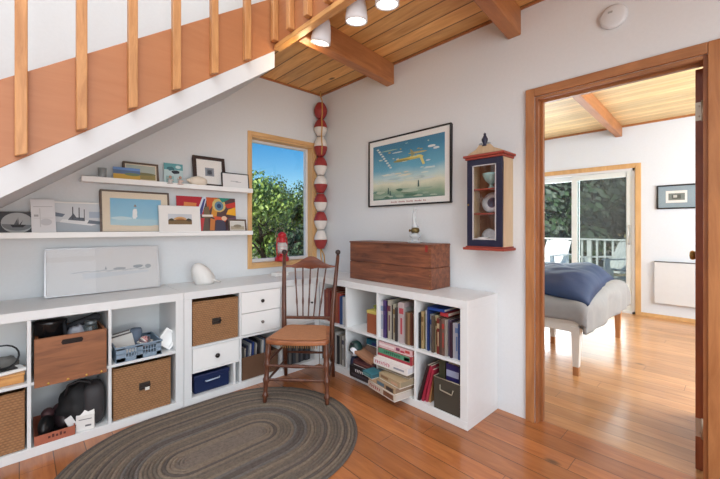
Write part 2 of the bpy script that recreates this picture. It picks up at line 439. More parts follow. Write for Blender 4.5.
# ------------------------------------------------------------------ sliding door of the bedroom
b = MB()
cs = .062
b.box((XFAR-.018, SY0-cs, 0), (XFAR, SY0, SZ+cs)); b.box((XFAR-.018, SY1, 0), (XFAR, SY1+cs, SZ+cs)); b.box((XFAR-.018, SY0, SZ), (XFAR, SY1, SZ+cs), 1)
sl = struct(b.build('door_2', [PINE, PINE], bevel=.003))
b = MB()
for (y0, y1, z0, z1) in ((SY0, SY0+.035, 0, SZ), (SY1-.035, SY1, 0, SZ), (SY0, SY1, SZ-.035, SZ), (SY0, SY1, 0, .03)):
    b.box((XFAR, y0, z0), (XFAR+.12, y1, z1))
b.build('track_frame', TRIMW, sl)
SM = 1.72
VINYL = mat('white_vinyl', (225, 230, 228), .4)
for nm, y0, y1, x in (('sliding_panel', SY0+.035, SM+.06, XFAR+.02), ('fixed_panel', SM-.03, SY1-.035, XFAR+.07)):
    b = MB(); fw = .075
    b.box((x, y0, .03), (x+.04, y0+fw, SZ-.035)); b.box((x, y1-fw, .03), (x+.04, y1, SZ-.035))
    b.box((x, y0+fw, .03), (x+.04, y1-fw, .03+fw+.02)); b.box((x, y0+fw, SZ-.035-fw), (x+.04, y1-fw, SZ-.035))
    p = b.build(nm, VINYL, sl, bevel=.004)
    MB().box((x+.018, y0+fw-.005, .12), (x+.022, y1-fw+.005, SZ-.1)).build('glass_pane', CLEAR, p)
    if nm == 'sliding_panel':
        MB().box((x+.03, y0+fw-.005, .12), (x+.031, y1-fw+.005, SZ-.1)).build('insect_screen', glass('screen_mesh', (222, 226, 224), .10, .5, (84, 92, 88)), p)
        h = MB(); h.tube([(x, y0+.04, .98), (x-.045, y0+.04, .995), (x-.05, y0+.04, 1.1), (x-.045, y0+.04, 1.205), (x, y0+.04, 1.22)], .009, 8)
        h.box((x-.006, y0+.025, .96), (x, y0+.055, 1.24)); h.build('handle', mat('handle_steel', (200, 200, 196), .3, .6), p)

# ------------------------------------------------------------------ staircase against wall_back
SYO = 2.21
def zb(x): return 1.510+.717*x      # bottom of brown stringer
def zw(x): return 1.380+.729*x      # bottom of white box
def zt(x): return 1.895+.705*x      # top of stringer
XE = 1.283
st = thing('staircase', 'open staircase with brown stringer and white boxed underside rising to the landing', 'staircase', (0, 0, 0))
x0 = -1.84
MB().prism([(x0, zb(x0)), (XE, zb(XE)), (XE, zt(XE)), (x0, zt(x0))], SYO, SYO+.035).build('stringer', FASC, st, bevel=.003)
MB().prism([(x0, max(zw(x0), .005)), (XE, zw(XE)), (XE, zb(XE)), (x0, zb(x0))], SYO+.002, YA-.002).build('soffit', SOFF, st)
# treads and risers
run = .25; rise = run*.717
n = 12
for k in range(n):
    xx = XE-.02-run*(k+1); zz = zt(XE)-.06-rise*(k+1)
    if zz < .05: break
    MB().box((xx-.03, SYO+.037, zz-.035), (xx+run, YA-.003, zz)).build('tread', FASC, st, bevel=.005)
    MB().box((xx+run-.02, SYO+.037, zz), (xx+run, YA-.003, zz+rise-.036)).build('riser', TRIMW, st)
bs = .0425
k = 0
for i in range(-8, 6):
    x = .006+i*.2125
    if zb(x) < .05: continue
    z0 = zb(x)-.008; z1 = zt(x)+.82
    m = MB().prism([(x-bs/2, z0+.012), (x+bs/2, z0+.03), (x+bs/2, z1+.02), (x-bs/2, z1-.01)], SYO-bs, SYO-.0005)
    # chamfered foot
    m.build('baluster', BALU, st, bevel=.004)
MB().prism([(x0, zt(x0)+.80), (XE-.04, zt(XE)+.80-.03), (XE-.04, zt(XE)+.86-.03), (x0, zt(x0)+.86)], SYO-.055, SYO+.02).build('handrail', BALU, st, bevel=.008)

# landing edge
ld = thing('landing_balustrade', 'brown landing edge board with wooden balusters above the track lights', 'balustrade', (0, 0, 0))
MB().box((XE, YF+.01, 2.445), (1.32, SYO, 2.80)).build('fascia_board', FASCY, ld, bevel=.002)
MB().box((XE-.012, YF+.01, 2.43), (1.32, SYO-.01, 2.462)).build('edge_strip', EDGE, ld, bevel=.003)
y = SYO-.035
while y > -1.2:
    MB().box((XE-bs, y-bs/2, 2.475), (XE-.0005, y+bs/2, 3.62)).build('baluster', BALU, ld, bevel=.005)
    y -= .195
MB().box((XE-.055, YF+.1, 3.6), (XE+.02, SYO-.02, 3.66)).build('handrail', BALU, ld, bevel=.008)

# ------------------------------------------------------------------ track lights
LAMPW = mat('lamp_white', (235, 236, 240), .35)
LAMPE = mat('lamp_lens', (255, 250, 238), .4, emit=6)
tr = thing('track_light_rail', 'white ceiling track rail holding three white lamp heads', 'light rail', (0, 0, 0))
TX = 1.60
def track_head(loc, rot, label):
    t = thing('spotlight', label, 'spotlight', loc, rot, 'white track lamp heads on the boarded ceiling')
    b = MB(); b.lathe([(.0, .155), (.034, .15), (.044, .13), (.056, .08), (.063, .03), (.064, .0), (.056, .0), (.054, .02), (.0, .03)], 24)
    b.build('lamp_shade', LAMPW, t)
    MB().lathe([(0, .006), (.05, .004), (.054, .008)], 24).build('lens', LAMPE, t)
    b = MB(); b.tube([(0, 0, .15), (0, 0, .175)], .012, 10); b.build('stem', LAMPW, t)
    return t
HEADS = [(1.398, 1.842, 2.385), (1.40, 1.506, 2.385), (1.413, 1.28, 2.385)]
b = MB()
b.box((1.385, .96, CZ-.03), (1.42, 1.86, CZ-.002)); b.build('rail', LAMPW, tr, bevel=.003)

# ------------------------------------------------------------------ smoke detector
t = thing('smoke_detector', 'round white smoke detector high on the wall over the doorway', 'smoke detector', (XB, .46, 2.335), (0, R(-90), 0))
MB().lathe([(.062, 0), (.064, .01), (.06, .02), (.05, .026), (0, .028)], 32).build('cover', mat('detector_white', (214, 217, 220), .85), t)
MB().box((.016, .0, .024), (.028, .022, .0285)).build('vent_slot', mat('grey_slot', (160, 162, 158), .6), t, bevel=.003)

# ------------------------------------------------------------------ shelving units
T = .05; D = .016; H = .77; C = .335
def cube_unit(name, label, loc, rotz, n, width, depth, left_x, extra_top=0, tl=T):
    """local x: along the front, y: into the unit, front at y=0"""
    t = thing(name, label, 'shelving unit', loc, (0, 0, rotz))
    MB().box((0, 0, H-T), (width+extra_top, depth, H)).build('top_board', WHITE, t, bevel=.002)
    MB().box((0, 0, 0), (width, depth, T)).build('bottom_board', WHITE, t, bevel=.002)
    MB().box((0, 0, T), (tl, depth, H-T)).build('side_panel', WHITE, t, bevel=.002)
    MB().box((width-T, 0, T), (width, depth, H-T)).build('side_panel', WHITE, t, bevel=.002)
    zc = T+(H-2*T-D)/2
    MB().box((tl, .002, zc), (width-T, depth, zc+D)).build('shelf', WHITE, t, bevel=.001)
    for i in range(1, n):
        x = left_x+i*(C+D)-D
        for z0, z1 in ((T, zc), (zc+D, H-T)):
            MB().box((x, .002, z0), (x+D, depth, z1)).build('divider', WHITE, t, bevel=.001)
    return t, zc+D
FA = 2.55      # front plane of the units on wall_back
A1x = -.707; A1w = 1.504
uA1, ZM = cube_unit('shelving_unit', 'long white cube shelving unit under the staircase and ledges', (A1x, FA, 0), 0, 4, A1w, YA-FA-.002, T)
A2x = .799; A2w = 1.124
uA2, _ = cube_unit('shelving_unit', 'white cube shelving unit with small drawers below the window', (A2x, FA, 0), 0, 3, A2w, YA-FA-.002, .053, extra_top=XB-.002-A2x-A2w)
BX = 1.925; BY1 = 2.548; BY0 = 1.103
uB, _ = cube_unit('shelving_unit', 'white cube shelving unit full of books under the wooden chest', (BX, BY1, 0), R(-90), 4, BY1-BY0, XB-BX-.002, .009, tl=.009)
MB().box((.009, XB-BX-.012, T), (BY1-BY0-T, XB-BX-.004, H-T)).build('back_panel', WHITE, uB)
MB().box((T, YA-FA-.1, T), (A1w-T, YA-FA-.09, H-T)).build('back_panel', WHITE, uA1)
MB().box((T, YA-FA-.1, T), (A2w-T, YA-FA-.09, H-T)).build('back_panel', WHITE, uA2)
def Acol(i): # interior x range unit A1 / A2
    x = A1x+T+i*(C+D); return x, x+C
def A2col(i):
    x = A2x+.053+i*(C+D); return x, min(x+C, A2x+A2w-T)
def Bcol(i): # returns y range (high, low): left edge to right edge seen from the front
    y = BY1-.009-i*(C+D); return y, max(y-C, BY0+T)
ZL, ZLt = T, ZM-D    # lower cube
ZU, ZUt = ZM, H-T    # upper cube

# drawers and door set into unit A2
def knob(parent, x, y, z, r=.014, m=DARKM):
    M = Matrix.Translation((x, y, z)) @ Matrix.Rotation(R(90), 4, 'X')
    return MB().lathe([(r*.5, 0), (r*.45, .008), (r*.95, .014), (r, .02), (r*.7, .026), (0, .028)], 18, M=M).build('knob', m, parent)
def drawer_front(parent, x0, x1, z0, z1, kn=True, kr=.014, km=DARKM, name='drawer', kx=None, inset=.006):
    b = MB(); b.box((x0, inset, z0), (x1, inset+.016, z1))
    b.box((x0+.008, inset+.016, z0+.008), (x1-.008, .33, z1-.03))
    o = b.build(name, WHITE2, parent, bevel=.002)
    if kn: knob(o, kx if kx is not None else (x0+x1)/2, inset, (z0+z1)/2, kr, km)
    return o
c0, c1 = [v-A2x for v in A2col(1)]
zm = (ZU+ZUt)/2
drawer_front(uA2, c0+.003, c1-.003, ZU+.003, zm-.002, km=mat('knob_grey', (130, 125, 120), .3, .6), kr=.012)
drawer_front(uA2, c0+.003, c1-.003, zm+.002, ZUt-.003)
c0, c1 = [v-A2x for v in A2col(0)]
zd = ZL+.175
MB().box((c0+.002, .004, zd-.014), (c1-.002, .36, zd-.001)).build('insert_shelf', WHITE2, uA2)
MB().box((c1-.045, .004, ZL+.001), (c1-.030, .36, zd-.014)).build('insert_divider', WHITE2, uA2)
drawer_front(uA2, c0+.003, c1-.003, zd, ZLt-.002, kr=.016)
c0, c1 = [v-A2x for v in A2col(2)]
d = drawer_front(uA2, c0+.003, c1-.003, ZU+.003, ZUt-.003, kn=True, kx=c1-.035, kr=.009, name='cabinet_door')

# ------------------------------------------------------------------ baskets
def basket(label, x0, x1, z0, h, hx=.5, hz=.62, front=FA+.012, tagged=False):
    w = x1-x0
    t = thing('wicker_basket', label, 'basket', ((x0+x1)/2, front, z0), 0, 'wicker baskets in the cube shelves')
    dd = .33; th = .01
    b = MB()
    b.box((-w/2, 0, 0), (w/2, th, h)); b.box((-w/2, dd-th, 0), (w/2, dd, h)); b.box((-w/2, th, 0), (-w/2+th, dd-th, h)); b.box((w/2-th, th, 0), (w/2, dd-th, h)); b.box((-w/2+th, th, 0), (w/2-th, dd-th, th))
    b.build('body', WICK, t, bevel=.004)
    r = MB(); r.tube([(-w/2+.004, .004, h), (w/2-.004, .004, h), (w/2-.004, dd-.004, h), (-w/2+.004, dd-.004, h)], .0075, 8, closed=True); r.build('rim', WICK, t)
    hh = MB()
    hx_ = -w/2+w*hx; hz_ = h*hz
    hh.box((hx_-.03, -.004, hz_-.022), (hx_+.03, .002, hz_+.022))
    hh.tube([(hx_-.03, -.006, hz_), (hx_, -.016, hz_-.006), (hx_+.03, -.006, hz_)], .006, 8); 
    hh.build('handle', mat('basket_handle', (44, 34, 28), .6), t)
    if tagged: MB().box((hx_-.002, -.024, hz_-.022), (hx_+.022, -.0215, hz_-.004)).build('paper_tag', mat('tag_white', (225, 222, 215), .6), t)
    return t
a, c = Acol(1); basket('wicker basket at the left edge, below the wooden box and coiled black cable', a+.008, c-.008, ZL+.001, .30)
a, c = Acol(3); basket('wicker basket with small white tag, below the blue-grey plastic basket', a+.010, c-.010, ZL+.001, .30, hx=.52, hz=.55, tagged=True)
a, c = A2col(0); basket('wicker basket beside the small white drawers, above the single drawer', a+.006, c-.006, ZU+.001, .295, hx=.5, hz=.5)
# brown fabric box full of magazines
a, c = A2col(1)
t = thing('storage_box', 'brown fabric storage box holding magazines behind the chair leg', 'storage box', ((a+c)/2, FA+.02, ZL+.001))
w = c-a-.03; b = MB(); th = .006; h = .17; dd = .3
b.box((-w/2, 0, 0), (w/2, th, h)); b.box((-w/2, dd-th, 0), (w/2, dd, h)); b.box((-w/2, th, 0), (-w/2+th, dd-th, h)); b.box((w/2-th, th, 0), (w/2, dd-th, h)); b.box((-w/2+th, th, 0), (w/2-th, dd-th, th))
b.build('body', mat('brown_fabric', (104, 74, 54), .9, bump=.2), t, bevel=.003)

# ------------------------------------------------------------------ books
PAGES = mat('book_pages', (226, 216, 196), .8, noise_amt=.1, noise_scale=90)
def book(w, h, dd, col, name='book', band=None):
    col = tuple(int(v*.82) for v in col); band = tuple(int(v*.82) for v in band) if band else None
    """local: spine at y=0 facing -y, thickness along x from 0..w"""
    cm = mat('cover_%d_%d_%d' % col, col, .5, noise_amt=.15, noise_scale=40)
    b = MB(); e = min(.0025, w*.18)
    b.box((0, 0, 0), (e, dd, h)); b.box((w-e, 0, 0), (w, dd, h)); b.box((e, 0, 0), (w-e, e, h))
    mats = [cm]
    if band:
        mats.append(mat('band_%d_%d_%d' % band, band, .5))
        b.box((.001, -.0006, h*.72), (w-.001, .0, h*.86), 1); b.box((w*.3, -.0006, h*.22), (w*.7, 0, h*.62), 1)
    o = b.build(name, mats)
    MB().box((e, e, .003), (w-e, dd-.004, h-.004)).build('pages', PAGES, o)
    return o
ORD = ['first', 'second', 'third', 'fourth', 'fifth', 'sixth', 'seventh', 'eighth', 'ninth', 'tenth', 'eleventh', 'twelfth', 'thirteenth', 'fourteenth', 'fifteenth', 'sixteenth', 'seventeenth', 'eighteenth']
def cname(c):
    names = {'white': (232, 228, 220), 'cream': (214, 204, 176), 'grey': (150, 148, 148), 'dark grey': (78, 78, 80), 'black': (34, 32, 36), 'brown': (120, 84, 60), 'dark brown': (72, 48, 40), 'tan': (184, 156, 116), 'red': (186, 50, 52), 'pink': (220, 150, 150), 'purple': (92, 66, 126), 'blue': (56, 92, 172), 'light blue': (140, 170, 205), 'navy': (36, 46, 88), 'green': (70, 120, 84), 'teal': (60, 130, 140), 'orange': (206, 110, 60)}
    return min(names, key=lambda k: sum((p-q)**2 for p, q in zip(names[k], c)))
def row(specs, yhi, ylo, z0, place, group, xfront=BX, setback=.02, wscale=None):
    """books along the unit on wall_right, from left (high y) to right"""
    tot = sum(s[0] for s in specs); avail = (yhi-ylo)-.006
    k = min(avail/tot, 1.15) if wscale is None else wscale
    y = yhi-.003
    for i, s in enumerate(specs):
        w = s[0]*k
        o = book(w-.0006, s[1], s[2] if len(s) > 2 and s[2] else .19, s[3], band=s[4] if len(s) > 4 else None)
        o.location = (xfront+setback+random.uniform(0, .025), y, z0); o.rotation_euler = (0, 0, R(-90))
        size = 'tall' if s[1] > .26 else ('short' if s[1] < .22 else 'medium-height')
        thick = 'thick' if s[0] > .028 else 'thin'
        tag(o, f'{size} {cname(s[3])} book, {ORD[i]} from the left {place}', 'book', group)
        y -= w
# upper third cube (middle): about a dozen books
yh, yl = Bcol(2)
row([(.03, .27, .2, (226, 224, 226), (150, 170, 200)), (.03, .275, .2, (92, 70, 134), (60, 44, 100)), (.022, .27, .2, (52, 28, 52), (140, 40, 60)), (.03, .285, .22, (206, 198, 180), (120, 60, 80)), (.016, .25, .2, (40, 36, 44)),
     (.026, .262, .2, (196, 190, 168), (150, 120, 70)), (.02, .24, .19, (66, 60, 60)), (.022, .275, .2, (232, 228, 224)), (.044, .285, .23, (220, 200, 200), (214, 90, 100)), (.016, .25, .2, (178, 178, 172)), (.02, .225, .18, (120, 92, 70)),
     (.018, .22, .18, (176, 140, 100)), (.02, .222, .18, (110, 60, 44)), (.018, .215, .18, (190, 164, 124)), (.018, .21, .17, (96, 70, 56))],
    yh, yl, ZU+.001, 'in the middle cube above the board games', 'books in the middle upper cube')
yh, yl = Bcol(3)
row([(.018, .24, .18, (40, 38, 40)), (.022, .25, .19, (206, 176, 128), (150, 110, 70)), (.02, .235, .18, (120, 110, 60)), (.016, .265, .2, (200, 206, 210)), (.016, .27, .2, (34, 60, 130)), (.03, .24, .2, (168, 172, 178), (60, 90, 160)),
     (.02, .238, .19, (104, 90, 76)), (.024, .24, .19, (196, 180, 140), (110, 80, 40)), (.024, .228, .18, (130, 40, 34), (214, 190, 150)), (.022, .225, .18, (92, 70, 60)), (.022, .235, .19, (128, 96, 84), (190, 60, 50)), (.02, .23, .19, (176, 168, 158)),
     (.024, .23, .2, (112, 96, 124)), (.018, .22, .18, (60, 30, 50)), (.016, .218, .18, (206, 200, 206)), (.028, .222, .19, (190, 196, 214), (110, 140, 190)), (.02, .22, .18, (54, 84, 150)), (.014, .2, .17, (190, 196, 210))],
    yh, yl, ZU+.001, 'in the rightmost upper cube', 'books in the rightmost upper cube')
# big books lying on the rightmost upper row
def flat_book(label, loc, rot, w, dd, h, col):
    o = book(h, w, dd, col); o.rotation_euler = rot; o.location = loc
    return tag(o, label, 'book')
flat_book('blue picture book laid flat on top of the rightmost upper row', (BX+.035, yh-.07, ZU+.268+.022), (0, R(90), R(-90)), .13, .2, .018, (40, 84, 176))
flat_book('red paperback laid flat on top of the rightmost upper row', (BX+.04, yh-.165, ZU+.24+.03), (0, R(90), R(-90)), .06, .17, .024, (206, 60, 66))
# lower row behind the chair
yh, yl = Bcol(0)
row([(.02, .24, .19, (60, 52, 50)), (.022, .25, .2, (206, 198, 188)), (.02, .235, .19, (96, 60, 52)), (.024, .255, .2, (226, 222, 216), (150, 150, 150)), (.018, .23, .18, (52, 52, 60)), (.026, .25, .2, (188, 176, 160)), (.02, .24, .19, (70, 50, 60)),
     (.026, .262, .2, (214, 210, 206)), (.02, .24, .19, (40, 40, 44)), (.022, .25, .2, (176, 170, 158)), (.02, .24, .19, (88, 78, 70)), (.024, .252, .2, (222, 218, 208), (90, 90, 110)), (.018, .23, .18, (52, 46, 52)), (.02, .24, .19, (200, 188, 160))],
    yh, yl, ZL+.001, 'in the lower cube nearest the room corner', 'books in the lower corner cube')
# corner upper cube: orange folders and blue books
def lean_book(label, cat, name, loc, w, h, dd, col, rot, band=None):
    o = book(w, h, dd, col, name, band); o.location = loc; o.rotation_euler = rot
    return tag(o, label, cat)
row([(.03, .26, .2, (150, 66, 50)), (.03, .275, .2, (172, 82, 58), (196, 120, 84)), (.028, .27, .2, (140, 54, 44)), (.03, .265, .2, (160, 84, 60)), (.03, .25, .2, (120, 56, 50)), (.028, .26, .2, (168, 90, 64)),
     (.03, .25, .19, (196, 76, 54)), (.018, .235, .19, (46, 84, 140)), (.02, .24, .19, (96, 130, 176)), (.026, .235, .19, (222, 224, 226)), (.02, .225, .19, (206, 214, 220))],
    yh, yl, ZU+.001, 'in the upper cube nearest the room corner', 'books in the upper corner cube')
# dark books in the lower cube under the white cabinet door (unit on wall_back, faces the room)
a, c = A2col(2)
x = a+.004; i = 0
for w, h, col in ((.024, .25, (44, 48, 58)), (.03, .262, (92, 96, 104)), (.022, .24, (56, 56, 62)), (.026, .256, (120, 118, 116)), (.02, .24, (40, 44, 52)), (.028, .262, (78, 84, 92)), (.024, .25, (140, 136, 130)), (.022, .245, (52, 58, 70)), (.028, .258, (100, 100, 104)), (.024, .25, (44, 44, 50)), (.026, .25, (84, 84, 90)), (.024, .24, (60, 60, 66))):
    if x+w > c-.002: break
    o = book(w-.0006, h, .19, col); o.location = (x, FA+.03+random.uniform(0, .02), ZL+.001)
    tag(o, f'{cname(col)} book, {ORD[i]} from the left in the lower cube behind the chair seat', 'book', 'books behind the chair'); x += w; i += 1
# magazines standing in the fabric box
a, c = A2col(1)
x = a+.035; i = 0
for w, h, col, rt in ((.012, .225, (168, 160, 150), 4), (.012, .235, (62, 70, 96), 5), (.012, .245, (222, 222, 226), 6), (.014, .25, (56, 84, 160), 7), (.014, .238, (196, 190, 182), 6), (.014, .262, (40, 40, 46), 3), (.016, .255, (230, 228, 222), 5), (.014, .26, (108, 130, 160), 2), (.016, .25, (160, 120, 90), 1), (.014, .24, (120, 60, 50), 0)):
    o = book(w, h, .17, col, 'magazine'); o.location = (x, FA+.035+random.uniform(0, .03), ZL+.009); o.rotation_euler = (0, R(rt*.8-2), 0)
    tag(o, f'{cname(col)} magazine, {ORD[i]} from the left standing in the brown fabric box', 'magazine', 'magazines in the fabric box'); x += w+.0115; i += 1

# ------------------------------------------------------------------ orange pot with green top (second upper cube of the right unit)
yh, yl = Bcol(1)
t = thing('gift_box', 'orange-brown box with yellow-green bow in the near-empty upper cube', 'box', (BX+.10, yl+.075, ZU+.001))
b = MB(); b.box((-.07, -.055, 0), (.07, .055, .15)); b.build('body', mat('orange_box', (150, 84, 54), .6, noise_amt=.1), t, bevel=.004)
b = MB(); b.box((-.073, -.058, .15), (.073, .058, .175)); b.build('lid', mat('box_lid', (196, 180, 96), .6), t, bevel=.005)
b = MB()
for sgn in (-1, 1):
    b.tube([(0, 0, .18), (0, sgn*.025, .205), (0, sgn*.045, .195), (0, sgn*.03, .18), (0, 0, .18)], .009, 8)
b.ell((0, 0, .19), (.014, .014, .013)); b.build('bow', mat('bow_green', (150, 160, 84), .6), t)
t = thing('toy_figure', 'small dark red toy figure standing behind the orange box', 'toy', (BX+.215, yl+.09, ZU+.001))
b = MB(); b.lathe([(.03, 0), (.034, .03), (.03, .1), (.022, .15), (.012, .165), (.02, .18), (.024, .2), (.016, .22), (0, .226)], 16); b.build('body', mat('toy_red', (110, 34, 34), .5), t)

# ------------------------------------------------------------------ board games
def game_box(label, x, y, z, w, dd, h, col, side=None, rotz=0, marks=(), lidh=None, name='board_game_box', base=None):
    """w along -y (front width), dd into unit; front face at local y=0"""
    t = thing(name, label, 'board game', (x, y, z), (0, 0, R(-90)+rotz), 'board game boxes stacked in and in front of the shelving')
    cm = mat('game_%d_%d_%d' % col, col, .4, noise_amt=.12, noise_scale=25)
    bm_ = mat('game_%d_%d_%d' % (base or (225, 220, 212)), base or (225, 220, 212), .5, noise_amt=.05)
    lh = lidh or h*.86
    MB().box((.002, .002, 0), (w-.002, dd-.002, h-lh+.001)).build('tray', bm_, t)
    mats = [cm]; b = MB(); b.box((0, 0, h-lh), (w, dd, h))
    for (u0, u1, v0, v1, c) in marks:
        mm = mat('mark_%d_%d_%d' % c, c, .45)
        if mm not in mats: mats.append(mm)
        b.box((w*u0, -.0008, h-lh+lh*v0), (w*u1, 0, h-lh+lh*v1), mats.index(mm))
    if side:
        mm = mat('mark_%d_%d_%d' % side, side, .45)
        if mm not in mats: mats.append(mm)
        b.box((w, dd*.04, h-lh+.003), (w+.0008, dd*.96, h-.003), mats.index(mm))
    b.build('lid', mats, t)
    return t
yh, yl = Bcol(2)
ym = (yh+yl)/2
_w = 0
WTe = (232, 226, 222)
def letters(u0, u1, v0, v1, n, c):
    out = []; s = (u1-u0)/n
    for i in range(n):
        hh = random.uniform(.75, 1)
        out.append((u0+s*i+s*.12, u0+s*i+s*.42, v0, v0+(v1-v0)*hh, c))
        if i % 2: out.append((u0+s*i+s*.42, u0+s*i+s*.8, v0+(v1-v0)*.4, v0+(v1-v0)*.6, c))
        else: out.append((u0+s*i+s*.42, u0+s*i+s*.8, v0+(v1-v0)*hh*.8, v0+(v1-v0)*hh, c))
    return out
R10 = R(-9)
zs = ZL+.001
game_box('large flat cream and red game box lowest in the jutting stack', BX-.085, yh-.002+.018, zs, .296, .26, .045, (198, 186, 170), rotz=R10, marks=letters(.06, .5, .2, .8, 6, (150, 40, 60))+[(.6, .95, .1, .9, (120, 80, 60))], side=(196, 188, 180)); zs += .0455
game_box('brown patterned game box second up in the jutting stack', BX-.082, yh-.004+.018, zs, .290, .25, .042, (168, 144, 114), rotz=R10, marks=((.02, .3, .1, .9, (206, 180, 146)), (.35, .62, .2, .8, (84, 112, 128)), (.7, .95, .1, .8, (70, 60, 56))), side=(140, 116, 94)); zs += .0425
game_box('small teal game box at the left end of the jutting stack', BX-.115, yh+.042, zs, .110, .10, .032, (58, 116, 128), rotz=R10, marks=((.1, .7, .3, .7, (96, 146, 140)),), side=(50, 90, 100))
game_box('worn beige map game box right of the small teal one', BX-.075, yh-.012-.072, zs, .222, .24, .044, (178, 156, 124), rotz=R10, marks=((.1, .45, .3, .75, (140, 106, 76)), (.6, .9, .15, .6, (200, 160, 132))), side=(150, 136, 110)); zs += .0445
game_box('thin dull brown game box under the white lettered one', BX-.02, yh-.014, zs, .30, .22, .032, (140, 124, 104), side=(110, 100, 90)); zs += .0325
game_box('long white game box with pink lettering jutting out below the green one', BX-.055, yh-.010, zs, .310, .25, .047, WTe, marks=letters(.05, .52, .2, .8, 8, (196, 84, 106))+[(.62, .92, .3, .6, (150, 150, 160))], side=(206, 204, 208)); zs += .0475
game_box('red and green striped game box under the pink and white one', BX-.012, yh-.010, zs, .312, .25, .066, (160, 52, 66), marks=[(.02, .96, .34, .98, (84, 142, 112))]+letters(.2, .7, .45, .88, 8, (28, 80, 60))+[(.8, .95, .42, .8, (60, 156, 124))], side=(180, 100, 90)); zs += .0665
game_box('pink and white game box topmost in the stack', BX-.004, yh-.012, zs, .306, .24, .040, (216, 176, 178), marks=[(.02, .5, .25, .7, (232, 216, 214)), (.55, .66, .2, .8, (120, 60, 90)), (.68, .8, .1, .5, (180, 50, 70)), (.82, .95, .3, .8, (190, 70, 64))], side=(190, 120, 110))
# second lower cube: black box, rolled brown thing, round toy helmet, teal & navy boxes
yh, yl = Bcol(1)
game_box('black game box with white lettering jutting from the lower cube', BX-.055, yh-.10, ZL+.001, .225, .27, .085, (30, 28, 32), marks=letters(.28, .7, .5, .85, 5, (226, 222, 224))+[(.1, .9, .1, .3, (62, 62, 70))], side=(40, 38, 42), base=(60, 56, 60))
game_box('dark maroon game box lying on the black one', BX-.03, yh-.115, ZL+.0865, .21, .25, .04, (72, 40, 44), marks=((.1, .9, .3, .7, (110, 70, 66)),), side=(60, 34, 40))
t = thing('wooden_ramp_toy', 'tan wooden board leaning across the top of the maroon box', 'toy', (BX-.01, yh-.10, ZL+.175), (R(0), R(14), R(-90)))
b = MB(); b.box((0, 0, -.012), (.2, .16, .012)); b.build('board', wood('toy_wood', (186, 140, 110), (150, 104, 78), axis=0), t, bevel=.004)
game_box('teal and navy flat game box at the back top of the lower cube', BX+.10, yh-.13, ZL+.215, .2, .2, .05, (34, 100, 122), marks=((.3, 1, .0, .6, (40, 52, 120)),), side=(40, 52, 120))
game_box('brown game box under the teal and navy one', BX+.09, yh-.13, ZL+.150, .2, .2, .062, (128, 104, 92), side=(100, 80, 70))
t = thing('toy_helmet', 'round dark green toy head with white face in the lower cube', 'toy', (BX+.04, yh-.068, ZL+.185))
b = MB(); b.ell((0, 0, 0), (.055, .056, .062)); b.build('shell', mat('toy_green', (28, 56, 52), .35), t)
b = MB(); b.ell((-.026, -.012, -.012), (.038, .036, .042)); b.build('face', mat('toy_white', (222, 222, 226), .4), t)
b = MB(); b.ell((-.045, -.006, .045), (.012, .02, .012)); b.build('marking', BLACK, t); MB().tube([(-.062, -.036, -.02), (-.066, -.012, -.008), (-.064, .01, 0)], .005, 8).build('marking', BLACK, t)
t = thing('plush_toy', 'dark blue and brown bundle under the round toy head', 'toy', (BX+.055, yh-.052, ZL+.001))
b = MB(); b.ell((0, 0, .06), (.05, .042, .062), fn=lambda d: 1+.12*noise.noise(d*3)); b.build('body', mat('toy_navy', (46, 56, 84), .8), t)

# ------------------------------------------------------------------ rightmost lower cube
yh, yl = Bcol(3)
MAG = (186, 42, 70)
for i, (off, an, h, col, lb) in enumerate(((.075, -17, .27, (56, 30, 34), 'dark folder leaning at the far left of the rightmost lower cube'), (.10, -15, .262, MAG, 'crimson folder leaning in the rightmost lower cube'), (.125, -13, .235, (200, 60, 84), 'bright pink-red folder leaning beside the crimson one'), (.142, -8, .2, (206, 150, 96), 'tan paper folder upright before the dark olive box'))):
    o = book(.018, h, .24, col, 'folder'); o.location = (BX+.015+.01*i, yh-off+.062+.012, ZL+.001)
    M = Matrix.Rotation(R(-90), 4, 'Z') @ Matrix.Rotation(R(-an), 4, 'Y')
    o.rotation_euler = M.to_euler()
    tag(o, lb, 'folder')
t = thing('storage_box', 'dark olive storage box with pale rim in the rightmost lower cube', 'storage box', (BX+.012, yl+.196, ZL+.001), (0, 0, R(-90)))
OL = mat('olive_fabric', (66, 60, 50), .85, bump=.15)
b = MB(); w = .19; h = .2; dd = .3; th = .006
b.box((0, 0, 0), (w, th, h)); b.box((0, dd-th, 0), (w, dd, h)); b.box((0, th, 0), (th, dd-th, h)); b.box((w-th, th, 0), (w, dd-th, h)); b.box((th, th, 0), (w-th, dd-th, th)); b.build('body', OL, t)
b = MB(); b.tube([(0, 0, h), (w, 0, h), (w, dd, h), (0, dd, h)], .004, 6, closed=True); b.build('rim', mat('olive_rim', (150, 140, 120), .7), t)
b = MB(); b.tube([(w*.25, -.003, h*.8), (w*.28, -.01, h*.66), (w*.72, -.01, h*.62), (w*.75, -.003, h*.76)], .004, 6); b.build('handle', mat('olive_rim', (150, 140, 120), .7), t)
lean_book('purple boxed game with white lettering standing in the olive box', 'board game', 'board_game_box', (BX+.045, yl+.125, ZL+.012), .09, .285, .2, (50, 42, 112), (0, 0, R(-90)), (190, 196, 226))
lean_book('olive green ring binder standing behind the tan folder', 'binder', 'ring_binder', (BX+.05, yl+.183, ZL+.012), .045, .29, .2, (74, 72, 52), (0, 0, R(-90)))

